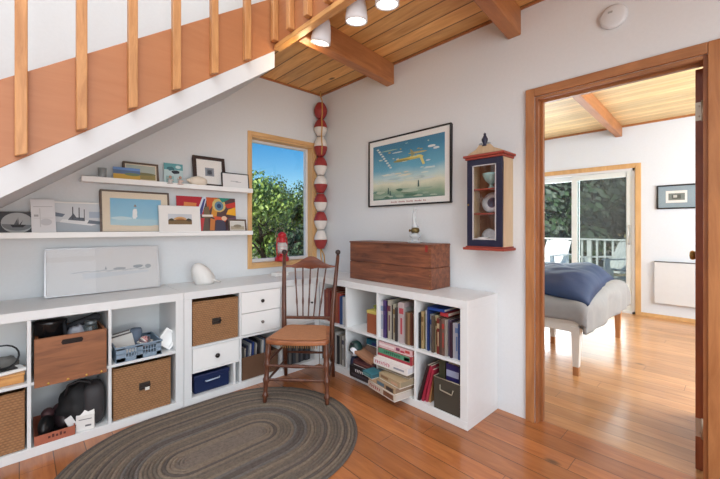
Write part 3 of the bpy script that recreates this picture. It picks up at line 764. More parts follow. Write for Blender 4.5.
# ------------------------------------------------------------------ things in the left unit
a, c = Acol(2)
t = thing('wooden_crate', 'orange-brown wooden crate with dark slot handle in the upper cube', 'crate', ((a+c)/2, FA-.022, ZU+.002))
w = c-a-.022; h = .225
b = MB()
b.prism([(-w/2, -.03), (w/2, -.03), (w/2, h), (-w/2, h)], 0, .016); b.build('front_panel', CRATEW, t, bevel=.003)
b = MB(); b.box((-w/2+.005, .3, 0), (w/2-.005, .314, h)); b.build('back_panel', CRATEW, t)
for sgn in (-1, 1): MB().box((sgn*(w/2-.017), .016, 0), (sgn*(w/2-.005), .3, h)).build('side_panel', CRATEW, t)
MB().box((-w/2+.018, .017, 0), (w/2-.018, .3, .01)).build('base_board', CRATEW, t)
b = MB()
b.prism([(-.042, h*.78), (.042, h*.78+.0), (.048, h*.84), (.042, h*.90), (-.042, h*.90), (-.048, h*.84)], -.0012, .001); b.build('handle', mat('slot_dark', (30, 18, 14), .8), t)
b = MB()
for q in (-.32, -.06, .2, .42): b.lathe([(.006, 0), (.006, .002), (.003, .004), (0, .0045)], 10, M=Matrix.Translation((w*q, 0, -.018)) @ Matrix.Rotation(R(90), 4, 'X'))
b.build('brass_stud', mat('stud_brass', (220, 180, 90), .3, .8), t)
# content of the crate
t = thing('black_pot', 'shiny black round pot standing at the left in the crate', 'pot', ((a+c)/2-.085, FA+.085, ZU+.012))
b = MB(); b.lathe([(.06, 0), (.068, .02), (.07, .27), (.073, .275), (.073, .285), (.066, .29), (0, .292)], 28); b.build('body', mat('gloss_black', (18, 18, 20), .15), t)
t = thing('folding_umbrella', 'folded dark grey umbrella lying across the crate top', 'umbrella', ((a+c)/2-.02, FA+.16, ZU+.225), (0, R(-14), R(6)))
b = MB(); b.tube([(0, 0, 0), (.05, 0, 0), (.16, 0, 0), (.18, 0, 0)], [.012, .022, .026, .01], 12); b.build('canopy', mat('umbrella_grey', (56, 56, 60), .7), t)
b = MB(); b.tube([(-.05, 0, 0), (.0, 0, 0)], .009, 10); b.build('handle', BLACK, t)
t = thing('glass_jar', 'clear glass jar with grey lid at the right of the crate', 'jar', (c-.075, FA+.075, ZU+.1))
b = MB(); b.lathe([(.03, 0), (.034, .01), (.034, .13), (.026, .145)], 20); b.build('body', glass('jar_glass', (190, 200, 196), .25, .05, (120, 130, 130)), t)
b = MB(); b.lathe([(.028, .145), (.03, .15), (.03, .165), (0, .168)], 20); b.build('lid', mat('jar_lid', (110, 116, 118), .4, .5), t)
t = thing('plastic_bag', 'crumpled pale grey plastic bag poking from the crate middle', 'bag', ((a+c)/2+.035, FA+.1, ZU+.19))
b = MB(); b.ell((0, 0, 0), (.055, .045, .055), 0, 20, 14, fn=lambda d: 1+.35*noise.noise(d*3.3)); b.build('body', mat('bag_grey', (150, 152, 160), .3), t)
t = thing('cloth_bundle', 'black cloth bundle filling the bottom of the crate', 'cloth', ((a+c)/2+.02, FA+.16, ZU+.095))
b = MB(); b.ell((0, 0, 0), (.11, .1, .08), 0, 20, 14, fn=lambda d: 1+.25*noise.noise(d*2.3)); b.build('body', mat('cloth_black', (24, 24, 28), .8), t)

# lower cube of the crate column
t = thing('cardboard_tray', 'salmon-orange open shoe box at the left of the lower cube', 'box', (a+.012, FA+.004, ZL+.001), (0, 0, 0))
OB = mat('salmon_card', (168, 96, 72), .65, noise_amt=.1)
b = MB(); w = .17; h = .05; dd = .28; th = .004
b.box((0, 0, 0), (w, th, h)); b.box((0, dd-th, 0), (w, dd, h)); b.box((0, th, 0), (th, dd-th, h)); b.box((w-th, th, 0), (w, dd-th, h)); b.box((th, th, 0), (w-th, dd-th, th)); b.build('body', OB, t)
b = MB()
for i in range(5): b.box((.055+.016*i, -.0007, .022), (.065+.016*i, 0, .040 if i % 2 else .034))
b.build('printed_mark', mat('card_mark', (90, 40, 30), .6), t)
for i, (dx, dy, col, lb) in enumerate(((.05, .09, (24, 24, 26), 'black leather shoe on the left in the salmon box'), (.118, .12, (40, 30, 32), 'dark maroon shoe on the right in the salmon box'))):
    t = thing('shoe', lb, 'shoe', (a+.012+dx, FA+.004+dy, ZL+.006), (0, 0, R(-12+20*i)))
    MB().ell((0, 0, .055), (.034, .085, .05), 0, 20, 12, fn=lambda d: 1+.1*d.y).build('upper', mat('shoe%d' % i, col, .4), t)
    MB().box((-.034, -.08, 0), (.034, .08, .012)).build('sole', BLACK, t, bevel=.006)
    MB().ell((0, .045, .1), (.03, .036, .03), 0, 16, 10).build('collar', mat('shoe_collar%d' % i, (70, 44, 46), .6), t)
t = thing('black_bag', 'large slumped black bag in the lower cube behind the white carton', 'bag', (a+.205, FA+.12, ZL+.001))
b = MB(); b.ell((0, 0, .125), (.1, .09, .126), 0, 28, 20, fn=lambda d: 1+.22*noise.noise(d*2.0+Vector((3, 0, 0)))); b.build('body', mat('bag_black', (20, 20, 22), .7), t)
b = MB(); b.tube([(-.06, -.04, .2), (-.05, -.05, .26), (0, -.06, .275), (.05, -.05, .25), (.06, -.04, .2)], .007, 8); b.build('handle', mat('bag_strap', (40, 38, 40), .6), t)
t = thing('speaker_case', 'dark grey rounded case at the right back of the lower cube', 'case', (c-.062, FA+.10, ZL+.001))
b = MB(); b.ell((0, 0, .12), (.055, .08, .12), 0, 24, 16, fn=lambda d: 1/max(.75, (abs(d.x)**4+abs(d.y)**4+abs(d.z)**4)**.25)); b.build('body', mat('case_grey', (52, 50, 52), .6), t)
t = thing('milk_carton', 'small white gable-top carton standing before the black bag', 'carton', (a+.235, FA+.045, ZL+.001), (0, 0, R(-14)))
b = MB(); b.box((-.042, -.03, 0), (.042, .03, .085)); b.add([(-.042, -.03, .085), (.042, -.03, .085), (.042, .03, .085), (-.042, .03, .085), (-.038, 0, .13), (.038, 0, .13)], [(0, 1, 5, 4), (2, 3, 4, 5), (1, 2, 5), (3, 0, 4)]); b.box((-.038, -.003, .127), (.038, .003, .145))
b.build('body', mat('carton_white', (226, 224, 220), .5), t)
b = MB(); b.box((.0, -.0308, .02), (.028, -.03, .03)); b.box((-.03, -.0308, .06), (.03, -.03, .064)); b.build('printed_mark', mat('print_grey', (110, 110, 112), .6), t)
t = thing('paper_packet', 'torn white paper packet leaning left of the small carton', 'packet', (a+.183, FA+.04, ZL+.035), (R(-18), R(-20), R(15)))
MB().box((-.026, -.006, 0), (.026, .006, .06)).build('body', mat('packet_white', (214, 212, 210), .6), t, bevel=.003)

# upper left cube at the picture edge
a, c = Acol(1)
t = thing('wooden_box', 'yellow-brown wooden box on the shelf at the left edge', 'box', (c-.095, FA+.10, ZU+.001))
MB().box((-.085, -.07, 0), (.085, .07, .04)).build('body', wood('ybox', (210, 156, 90), (180, 120, 62), axis=0), t, bevel=.004)
MB().box((-.088, -.073, .0405), (.088, .073, .052)).build('lid', wood('ybox', (210, 156, 90), (180, 120, 62), axis=0), t, bevel=.003)
t = thing('white_router', 'flat white box with dark top lying on the wooden box', 'device', (c-.07, FA+.09, ZU+.0535), (0, 0, R(15)))
MB().box((-.06, -.045, 0), (.06, .045, .016)).build('body', WHITE2, t, bevel=.004)
MB().box((-.05, -.03, .0162), (.03, .035, .021)).build('dark_panel', BLACK, t, bevel=.002)
t = thing('coiled_cable', 'black cable looping above the flat white box', 'cable', (0, 0, 0))
cx, cy, cz = c-.105, FA+.10, ZU+.135
pts = [(cx+.075*math.cos(q), cy+.02*math.sin(q*2), cz+.06*math.sin(q)) for q in [R(v) for v in range(-130, 200, 18)]]
b = MB(); b.tube([(c-.10, FA+.11, ZU+.078)]+pts, .0042, 8); b.build('wire', BLACK, t)
t = thing('grey_pouch', 'grey felt pouch behind the flat white box', 'pouch', (c-.09, FA+.245, ZU+.001))
MB().ell((0, 0, .05), (.06, .05, .05), 0, 20, 14, fn=lambda d: 1+.15*noise.noise(d*2)).build('body', mat('pouch_grey', (128, 126, 122), .9), t)

# blue-grey plastic basket
a, c = Acol(3)
t = thing('plastic_basket', 'blue-grey slotted plastic basket on the shelf over a wicker basket', 'basket', (a+.145, FA+.005, ZU+.001))
BG = mat('plastic_bluegrey', (128, 148, 166), .45)
w = .245; h = .088; dd = .25; th = .004; b = MB()
def slotted(b, fx):   # side panel as ribs leaves real slots
    for z0, z1 in ((0, .03), (.074, h)): b.box(fx(-w/2, z0)[0], fx(w/2, z1)[1])
for (ya, yb) in ((0, th), (dd-th, dd)):
    b.box((-w/2, ya, 0), (w/2, yb, .026)); b.box((-w/2, ya, .046), (w/2, yb, .052)); b.box((-w/2, ya, .072), (w/2, yb, h))
    b.box((-w/2, ya, 0), (-w/2+.05, yb, h)); b.box((w/2-.03, ya, 0), (w/2, yb, h))
    b.box((-.02, ya, 0), (.02, yb, h))
    for i in range(12):
        q = -w/2+.05+i*(w-.08)/11; b.box((q-.003, ya, .02), (q+.003, yb, .08))
b.box((-w/2, th, 0), (-w/2+th, dd-th, h)); b.box((w/2-th, th, 0), (w/2, dd-th, h)); b.box((-w/2+th, th, 0), (w/2-th, dd-th, th))
b.box((-w/2-.006, -.006, h-.005), (w/2+.006, th, h+.003)); b.box((-w/2-.006, dd-th, h-.005), (w/2+.006, dd+.006, h+.003)); b.box((-w/2-.006, th, h-.005), (-w/2+th, dd-th, h+.003)); b.box((w/2-th, th, h-.005), (w/2+.006, dd-th, h+.003))
b.build('body', BG, t, bevel=.002)
t = thing('folded_papers', 'white and dark folded papers leaning in the plastic basket', 'papers', (a+.10, FA+.12, ZU+.012), (R(-22), R(-6), R(8)))
for i in range(4): MB().box((-.07+.01*i, .012*i, 0), (.055, .012*i+.003, .12+.01*i)).build('sheet', mat('paper%d' % (i % 2), ((214, 212, 206), (92, 86, 84))[i % 2], .7), t)
t = thing('yarn_bundle', 'pink and white yarn bundle in the plastic basket', 'yarn', (a+.195, FA+.10, ZU+.055))
b = MB()
for i in range(9):
    q = random.uniform(0, PI); pts = [(.04*math.cos(k)*math.cos(q)+random.uniform(-.004, .004), .035*math.sin(k), .02+.028*math.cos(k)*math.sin(q)+random.uniform(-.004, .004)) for k in [2*PI*v/14 for v in range(14)]]
    b.tube(pts, .0055, 6, mi=i % 3, closed=True)
b.build('strands', [mat('yarn_pink', (206, 150, 148), .9), mat('yarn_white', (224, 216, 208), .9), mat('yarn_grey', (120, 104, 110), .9)], t)
t = thing('blue_bottle', 'grey-blue cloth roll standing in the back of the plastic basket', 'cloth roll', (a+.165, FA+.2, ZU+.01))
MB().lathe([(.03, 0), (.036, .02), (.036, .12), (.03, .135), (0, .14)], 18).build('body', mat('blue_cloth', (104, 118, 136), .8), t)
t = thing('shadow_box', 'small white box frame tilted against the plastic basket on its right', 'box', (c-.045, FA+.06, ZU+.03), (R(-12), R(38), R(-10)))
b = MB(); b.box((-.05, 0, 0), (.05, .025, .012)); b.box((-.05, 0, .098), (.05, .025, .11)); b.box((-.05, 0, .012), (-.038, .025, .098)); b.box((.038, 0, .012), (.05, .025, .098)); b.box((-.038, .018, .012), (.038, .024, .098)); b.build('body', WHITE2, t, bevel=.001)

# blue box below the single drawer
a, c = A2col(0)
t = thing('blue_case', 'dark blue plastic case with pale handle under the single drawer', 'case', ((a+c)/2-.02, FA+.03, ZL+.001))
MB().box((-.125, 0, 0), (.125, .25, .125)).build('body', mat('case_blue', (18, 36, 76), .4), t, bevel=.012)
MB().box((-.127, -.002, .098), (.127, .252, .128)).build('lid', mat('case_blue_dark', (20, 36, 78), .4), t, bevel=.008)
b = MB(); b.tube([(-.05, 0, .075), (-.045, -.012, .077), (.045, -.012, .081), (.05, 0, .083)], .005, 8); b.build('handle', mat('handle_pale', (170, 186, 206), .4), t)

# ------------------------------------------------------------------ wooden chest
t = thing('wooden_chest', 'old dark wooden chest standing on the book-filled white unit', 'chest', (2.11, 1.50, H+.001), (0, 0, R(-90)))
cl = .842; cd = .236; ch = .318
t.location = (2.066, 2.303, H+.001)
b = MB(); b.box((0, 0, 0), (cl, cd, .15)); b.build('lower_board', CHESTW, t, bevel=.003)
b = MB(); b.box((.001, .001, .152), (cl-.001, cd-.001, ch-.012)); b.build('upper_board', CHESTW, t, bevel=.003)
b = MB(); b.box((-.003, -.004, ch-.012), (cl+.003, cd, ch)); b.build('lid', CHESTW, t, bevel=.003)
b = MB(); b.box((cl-.05, -.005, ch-.055), (cl-.03, -.001, ch-.008)); b.build('latch', mat('latch_red', (150, 44, 36), .5), t, bevel=.001)
b = MB()
for z in (.02, .06, .1, .14, .18, .22, .26, .29):
    for q in (0, 1):
        b.lathe([(.004, 0), (.003, .002), (0, .0025)], 8, M=Matrix.Translation((cl-.012, .0, z)) @ Matrix.Rotation(R(90), 4, 'X'))
b.build('corner_nails', BRASS, t)

# glass oil lamp on the chest
t = thing('oil_lamp', 'small clear glass oil lamp with curved neck on the wooden chest', 'oil lamp', (2.195, 1.70, H+ch+.002))
GL = glass('lamp_glass', (240, 245, 245), .35, .05, (226, 228, 230))
MB().lathe([(.055, 0), (.056, .006), (.03, .012), (.028, .03), (.042, .045), (.045, .06), (.02, .075), (0, .076)], 24).build('base', GL, t)
MB().lathe([(.02, .072), (.03, .08), (.034, .09), (.03, .108), (.016, .116), (0, .118)], 20).build('burner', mat('burner_brass', (110, 96, 60), .35, .7), t)
b = MB(); b.tube([(0, .036, .092), (0, .05, .092)], .005, 8); b.lathe([(.011, 0), (.011, .004), (0, .0045)], 12, M=Matrix.Translation((0, .05, .092)) @ Matrix.Rotation(R(-90), 4, 'X')); b.build('wick_knob', BRASS, t)
b = MB(); b.tube([(0, 0, .116), (0, .006, .15), (0, .014, .19), (0, .012, .23), (-.0, .0, .262)], [.028, .02, .012, .010, .012], 16, caps=False); b.build('chimney', GL, t)

# ------------------------------------------------------------------ pictures
def picture(name, label, w, h, frame_w, frame_m, mat_w=0, mat_m=None, loc=(0, 0, 0), rotz=0, lean=0, thick=.018, art=None, art_m=None, glassy=False, group=None, roll=0, cat='picture'):
    """local: x across (centred), z up from the bottom edge, front faces -y, back at y=0"""
    t = thing(name, label, cat, loc, (0, 0, 0), group)
    t.rotation_euler = (Matrix.Rotation(rotz, 4, 'Z') @ Matrix.Rotation(R(-lean), 4, 'X') @ Matrix.Rotation(R(roll), 4, 'Y')).to_euler()
    if frame_w > 0:
        b = MB(); f = frame_w
        for q in ((-w/2, 0, w/2, f), (-w/2, h-f, w/2, h), (-w/2, f, -w/2+f, h-f), (w/2-f, f, w/2, h-f)):
            b.box((q[0], -thick, q[1]), (q[2], 0, q[3]))
        b.build('frame', frame_m, t, bevel=min(.003, f*.3))
    f = frame_w
    if mat_w > 0 or mat_m:
        MB().box((-w/2+f, -thick*.55, f), (w/2-f, -thick*.3, h-f)).build('mount', mat_m, t)
    aw = w/2-f-mat_w; az0 = f+(mat_w if not isinstance(mat_w, tuple) else 0); az1 = h-f-mat_w
    b = MB(); ys = -thick*.6-.0006
    mats = [art_m]
    b.box((-aw, ys, az0), (aw, -thick*.35, az1))
    if art:
        for (pts, c) in art:
            mm = mat('ink_%d_%d_%d' % c, c, .6)
            if mm not in mats: mats.append(mm)
            ys -= .00012
            b.poly([(-aw+2*aw*u, ys, az0+(az1-az0)*v) for u, v in pts], mats.index(mm))
    b.build('print', mats, t, fix=False)
    if glassy: MB().box((-w/2+f, -thick*.92, f), (w/2-f, -thick*.9, h-f)).build('glass', PICG, t)
    return t
def blob(cu, cv, ru, rv, n=12, jit=.0, a0=0, a1=360):
    return [(cu+ru*math.cos(R(a0+(a1-a0)*i/n))*(1+random.uniform(-jit, jit)), cv+rv*math.sin(R(a0+(a1-a0)*i/n))*(1+random.uniform(-jit, jit))) for i in range(n)]
def rect(u0, v0, u1, v1): return [(u0, v0), (u1, v0), (u1, v1), (u0, v1)]
MATW = mat('mount_white', (232, 230, 226), .7); MATC = mat('mount_cream', (222, 208, 186), .7)
FBLK = mat('frame_black', (26, 26, 28), .35); FBRN = wood('frame_brown', (112, 92, 76), (76, 60, 50), axis=0)

# big poster on wall_right
pm = grad('poster_sea', ((0, (84, 128, 120)), (.12, (140, 164, 138)), (.26, (222, 222, 198)), (.38, (186, 212, 212)), (.52, (104, 170, 196)), (.8, (62, 130, 164)), (1, (58, 116, 144))), lo=.05, hi=.56, warp=.22, nscale=4)
art = []
for (cu, cv, ru, rv, c) in ((.55, .68, .2, .025, (206, 186, 96)), (.62, .70, .1, .02, (230, 214, 120)), (.42, .66, .12, .02, (150, 140, 80)), (.66, .76, .12, .015, (190, 176, 110)), (.38, .82, .08, .012, (190, 206, 206)), (.25, .88, .13, .012, (150, 180, 160)), (.84, .82, .05, .02, (214, 222, 220)), (.9, .78, .04, .02, (206, 214, 216)), (.8, .6, .03, .012, (206, 214, 220)), (.72, .5, .025, .01, (190, 206, 200))):
    art.append((blob(cu, cv, ru, rv, 12, .15), c))
art.append(([(.68, .70), (.72, .69), (.76, .55), (.73, .54)], (214, 200, 120)))
art.append(([(.58, .70), (.56, .84), (.60, .80), (.63, .71)], (150, 150, 110)))
for i in range(9): art.append((blob(.08+.025*i, .93-.045*i, .022, .018, 8, .2), (206, 214, 208)))
for i in range(22): art.append((blob(random.uniform(.05, .95), random.uniform(.28, .48), random.uniform(.03, .1), random.uniform(.008, .02), 9, .3), random.choice(((214, 222, 210), (196, 214, 214), (222, 216, 190), (176, 200, 200)))))
for i in range(14): art.append((blob(random.uniform(.1, .95), random.uniform(.58, .95), random.uniform(.008, .035), random.uniform(.006, .016), 8, .3), random.choice(((150, 184, 190), (196, 206, 190), (110, 150, 130), (176, 160, 96)))))
for (u, v) in ((.25, .16), (.28, .1), (.68, .24)): art.append(([(u-.012, v-.06), (u+.012, v-.06), (u+.006, v+.05), (u-.006, v+.05)], (70, 100, 96)))
for i in range(16): art.append((blob(random.uniform(.05, .95), random.uniform(.02, .2), random.uniform(.04, .12), random.uniform(.01, .03), 9, .3), random.choice(((84, 120, 100), (150, 170, 150), (110, 146, 134), (176, 190, 170)))))
for i in range(9): art.append((blob(random.uniform(.05, .95), random.uniform(.3, .42), random.uniform(.03, .09), random.uniform(.006, .014), 9, .2), (206, 218, 216)))
pst = picture('framed_poster', 'large framed sea and sky poster above the wooden chest', .858, .59, .012, FBLK, .045, MATW, (XB-.001, 1.878, 1.388), R(-90), 0, .022, art, pm, True)
b = MB()
for i in range(26):
    if i % 6 == 5: continue
    x = -.16+i*.014; b.box((x, -.0141, .028), (x+.009, -.0134, .036 if i % 3 else .039))
b.build('caption', mat('caption_red', (176, 120, 116), .6), pst)

# bedroom picture
picture('framed_print', 'black framed small print with blue-grey mount on the bedroom wall', .41, .315, .018, FBLK, .0, mat('mount_bluegrey', (140, 158, 170), .7), (XFAR-.001, .545, 1.446), R(-90), 0, .022,
        [(rect(.2, .22, .76, .78), (226, 226, 224)), (rect(.27, .34, .7, .66), (120, 128, 124)), (rect(.36, .4, .6, .6), (84, 88, 84)), (rect(.4, .46, .5, .58), (190, 190, 186))], mat('mount_bluegrey', (140, 158, 170), .7), True)

# ------------------------------------------------------------------ picture ledges
LZ1, LZ2 = 1.178, 1.543
def ledge(name, label, x0, x1, z):
    t = thing(name, label, 'shelf', (0, 0, 0))
    MB().box((x0, YA-.11, z-.022), (x1, YA-.001, z)).build('ledge_board', WHITE2, t, bevel=.002)
    MB().box((x0, YA-.118, z-.024), (x1, YA-.11, z+.012)).build('front_lip', WHITE2, t, bevel=.002)
    return t
ledge('picture_shelf', 'long lower white picture ledge on the wall under the stairs', -.62, 1.478, LZ1-.012)
ledge('picture_shelf', 'upper white picture ledge ending beside the window', .29, 1.478, LZ2-.012)
def xA(px, Y=2.95):  # across-wall coordinate on a vertical plane parallel to wall_back
    r = (px-360)/359.0
    return (r*.725*Y+.688*Y)/(.725-.688*r)
G = 'pictures on the lower ledge'; G2 = 'pictures on the upper ledge'
zb1 = LZ1-.0115; zb2 = LZ2-.0115
YP = YA-.075
def lp(name, label, x0, x1, h, fw, fm, mw, mm, z, Y, art, am, gl=False, lean=7, thick=.014, group=None, roll=0, **k):
    return picture(name, label, x1-x0, h, fw, fm, mw, mm, ((x0+x1)/2, Y, z), 0, lean, thick, art, am, gl, group, roll, **k)
# (x positions are real positions on the ledge)
sketchy = [(rect(.05, .3, .95, .5), (96, 98, 104)), (blob(.5, .52, .4, .08, 14, .2), (70, 72, 78))]
lp('photo_print', 'dark ship print in a pale oval at the left end of the lower ledge', -.085, .068, .135, 0, None, 0, None, zb1, YP+.02,
   [(blob(.5, .5, .46, .46, 26), (176, 180, 182)), (blob(.5, .45, .44, .3, 22, 0, 180, 360), (120, 124, 128)), ([(.3, .42), (.75, .42), (.66, .3), (.36, .3)], (40, 42, 46)), ([(.5, .42), (.52, .8), (.54, .42)], (50, 50, 54)), ([(.4, .42), (.5, .7), (.5, .42)], (90, 92, 96)), ([(.55, .42), (.66, .62), (.6, .42)], (70, 72, 76))],
   mat('oval_dark', (62, 64, 70), .5), group=G)
lp('postcard', 'white embossed card standing by the ship print on the lower ledge', .055, .168, .215, 0, None, 0, None, zb1, YP-.012,
   [(rect(.1, .78, .9, .8), (190, 192, 194)), (rect(.12, .5, .3, .56), (170, 172, 176)), (rect(.35, .2, .38, .74), (196, 198, 200)), (blob(.6, .34, .25, .1, 14), (200, 202, 206)), (rect(.1, .45, .9, .462), (200, 200, 202))], mat('card_white', (224, 225, 228), .6), group=G, roll=-2)
ship = [([(.0, .0), (1, .0), (1, .35), (0, .35)], (170, 178, 186)), ([(.15, .34), (.75, .22), (.9, .3), (.8, .4), (.2, .44)], (226, 228, 230)), ([(.3, .42), (.62, .38), (.6, .5), (.34, .52)], (90, 98, 108)), (rect(.38, .45, .4, .88), (60, 64, 70)), (rect(.5, .45, .52, .86), (60, 64, 70)), (rect(.6, .42, .615, .8), (60, 64, 70)), ([(.0, .55), (.2, .52), (.25, .62), (.0, .7)], (110, 120, 134)), ([(.66, .3), (1, .25), (1, .36), (.7, .42)], (110, 120, 132)), (rect(.7, .5, 1, .72), (170, 182, 198)), ([(.34, .5), (.4, .66), (.46, .5)], (80, 84, 92))]
lp('photo_print', 'black and white ship print with white margin on the lower ledge', .135, .43, .208, .0, None, .01, MATW, zb1, YP+.022, ship, mat('ship_sky', (204, 208, 212), .5), group=G)
lp('framed_watercolour', 'brown framed pale blue watercolour on the lower ledge', .395, .825, .302, .012, FBRN, .045, MATC, zb1, YP,
   [(blob(.46, .42, .05, .2, 14, .2), (226, 230, 230)), (rect(.44, .4, .5, .62), (232, 234, 232)), ([(.44, .7), (.47, .8), (.5, .7)], (150, 130, 110)), (blob(.5, .1, .5, .14, 14, .2), (172, 204, 214)), (blob(.2, .25, .2, .06, 12, .2), (190, 214, 220))],
   grad('watercolour', ((0, (178, 206, 212)), (.35, (140, 190, 212)), (1, (120, 178, 210))), lo=.05, hi=.26, warp=.3), group=G, gl=True)
lp('framed_photo', 'wide white mounted photo of a domed building on the lower ledge', .742, 1.036, .205, .003, mat('edge_white', (226, 226, 226), .4), .06, MATW, zb1, YP-.034,
   [(rect(0, .0, 1, .4), (122, 96, 60)), (blob(.5, .38, .3, .36, 14, 0, 0, 180), (206, 160, 104)), (blob(.5, .38, .2, .2, 12, 0, 0, 180), (160, 104, 60)), (blob(.12, .42, .12, .14, 10, .2), (60, 62, 44)), (blob(.88, .42, .12, .16, 10, .2), (56, 58, 44)), (rect(.0, .36, 1, .42), (96, 70, 44))],
   mat('photo_sky', (196, 200, 206), .5), group=G)
random.seed(11)
ab = [([(0, .45), (.45, .5), (.4, 1), (0, 1)], (178, 32, 46)), ([(.1, .6), (.3, .6), (.32, .82), (.12, .84)], (214, 130, 70)), ([(.3, .5), (.42, 1), (.5, 1), (.4, .5)], (206, 214, 226)), ([(.34, .5), (.44, .95), (.47, .95), (.4, .5)], (64, 70, 130)),
      ([(.5, .55), (.68, 1), (.48, 1)], (196, 84, 36)), ([(.55, .45), (.62, .98), (.7, .9), (.64, .4)], (206, 140, 50)), ([(.35, .0), (.52, 0), (.5, .45), (.4, .42)], (96, 84, 74)), ([(.42, .4), (.54, .4), (.52, .74), (.44, .7)], (112, 96, 70)),
      (blob(.7, .78, .12, .2, 14), (206, 180, 110)), (blob(.7, .76, .08, .14, 12), (96, 130, 150)), (blob(.7, .76, .04, .07, 12), (40, 60, 96)), ([(.76, .86), (.92, 1), (.7, 1)], (28, 130, 110)), ([(.8, .8), (1, .9), (1, .72), (.85, .7)], (196, 56, 44)),
      ([(.82, .52), (1, .48), (1, .74), (.86, .66)], (232, 168, 36)), ([(.6, .46), (.85, .42), (.8, .3), (.62, .34)], (206, 84, 52)), ([(.62, .0), (.82, 0), (.78, .34), (.64, .36)], (70, 66, 84)), ([(.82, 0), (1, 0), (1, .44), (.84, .4)], (116, 84, 100)),
      (rect(.4, .44, .58, .5), (226, 216, 206)), ([(.32, .04), (.4, .04), (.44, .4), (.38, .4)], (196, 60, 64)), ([(.52, .05), (.6, .05), (.62, .36), (.54, .4)], (196, 120, 60)), (blob(.78, .4, .05, .07, 10), (226, 190, 160))]
lp('colourful_painting', 'small vivid abstract painting in red, orange and blue on the lower ledge', .885, 1.36, .29, 0, None, 0, None, zb1, YP+.03, ab, mat('paint_base', (84, 60, 60), .5), group=G, thick=.01)
lp('framed_photo', 'little brown framed photo at the window end of the lower ledge', 1.268, 1.425, .108, .013, FBRN, .006, MATW, zb1, YP-.02,
   [(rect(0, 0, 1, .45), (170, 160, 140)), (blob(.5, .45, .3, .2, 12), (140, 130, 110))], mat('tiny_photo', (206, 204, 196), .5), group=G)
# upper ledge
lp('postcard', 'small blue and yellow landscape card on the upper ledge', .462, .622, .09, 0, None, 0, None, zb2, YP-.03,
   [(rect(0, 0, 1, .5), (196, 160, 70)), (rect(0, .5, 1, .8), (92, 116, 150)), (blob(.7, .5, .3, .12, 12), (110, 130, 96))], mat('card_sky', (110, 150, 206), .5), group=G2)
lp('framed_photo', 'brown framed landscape photo behind the landscape card on the upper ledge', .525, .75, .142, .013, FBRN, .008, MATC, zb2, YP+.01,
   [(rect(0, 0, 1, .42), (150, 136, 84)), (blob(.5, .4, .5, .1, 14, .1), (120, 120, 84))], mat('land_sky', (176, 186, 176), .5), group=G2, gl=True)
lp('greeting_card', 'teal and white card with a dark bird on the upper ledge', .79, .925, .165, 0, None, 0, None, zb2, YP+.02,
   [(rect(0, .7, 1, 1), (96, 160, 166)), (blob(.6, .6, .22, .08, 10, .2), (30, 40, 50)), (blob(.35, .75, .2, .1, 10, .2), (60, 110, 120)), (rect(.1, .1, .5, .4), (150, 190, 190)), (blob(.75, .85, .15, .08, 10), (200, 220, 220))], mat('card_teal', (190, 212, 214), .5), group=G2)
lp('framed_photo', 'thick black framed photo with wide white mount on the upper ledge', 1.0, 1.258, .255, .027, mat('frame_darkwood', (46, 30, 30), .4), .066, MATW, zb2, YP+.012,
   [(rect(.2, .1, .8, .8), (110, 116, 124)), (blob(.5, .45, .25, .25, 12, .1), (70, 76, 86))], mat('photo_grey', (140, 148, 158), .5), group=G2, gl=True, lean=8)
lp('framed_photo', 'thin black framed white print at the window end of the upper ledge', 1.215, 1.452, .135, .007, FBLK, .0, None, zb2, YP-.012,
   [(rect(.3, .45, .6, .5), (170, 170, 172)), (rect(.5, .42, .72, .46), (150, 150, 152))], mat('print_white', (226, 225, 224), .5), group=G2, lean=6)
lp('greeting_card', 'narrow red and green card leaning inside the thick black frame', .96, 1.03, .1, 0, None, 0, None, zb2+.045, YP-.002,
   [([(.2, 0), (.7, 0), (.6, 1), (.3, 1)], (150, 40, 44)), (blob(.6, .7, .2, .2, 10), (206, 160, 60)), (blob(.3, .3, .16, .2, 10), (60, 90, 60))], mat('card_mixed', (110, 90, 60), .5), group=G2, lean=8) if False else None
t = thing('shell', 'rounded cream seashell lying on the upper ledge', 'shell', (1.025, YP-.02, zb2))
SHM = mat('shell_cream', (226, 214, 196), .5)
b = MB(); b.ell((0, 0, .038), (.07, .035, .04), 0, 24, 14, fn=lambda d: 1+.04*math.sin(d.x*30)); b.build('body', SHM, t)
b = MB(); b.lathe([(.02, 0), (.014, .015), (.006, .028), (0, .034)], 14, M=Matrix.Translation((-.06, 0, .04)) @ Matrix.Rotation(R(-80), 4, 'Y')); b.build('spire', SHM, t)
for i, (x, hgt, c, lb) in enumerate(((.815, .06, (206, 200, 196), 'pale figurine left of its twin before the teal card'), (.885, .062, (214, 190, 180), 'pinkish figurine right of its twin before the teal card'))):
    t = thing('figurine', 'little '+lb, 'figurine', (x, YP-.045, zb2), 0, 'little figurines on the upper ledge')
    k = hgt/.05
    MB().lathe([(.017*k, 0), (.018*k, .004), (.010*k, .01), (.014*k, .024), (.008*k, .034)], 14).build('body', mat('figure%d' % i, c, .5), t)
    MB().ell((0, 0, .042*k), (.009*k, .009*k, .0095*k), 0, 12, 8).build('head', mat('figure_head%d' % i, (190, 150, 130), .5), t)
    b = MB(); b.tube([(.01, 0, .03*k), (.022, -.004, .02*k)], .0032, 6); b.tube([(-.01, 0, .03*k), (-.022, -.004, .036*k)], .0032, 6); b.build('arms', mat('figure%d' % i, c, .5), t)
t = thing('glass_vase', 'small clear glass tumbler at the left end of the upper ledge', 'glass', (.405, YP-.01, zb2))
MB().lathe([(.018, 0), (.022, .003), (.026, .075), (.0245, .075), (.02, .006), (0, .005)], 20).build('body', glass('vase_glass', (225, 232, 232), .3, .05, (206, 210, 212)), t)

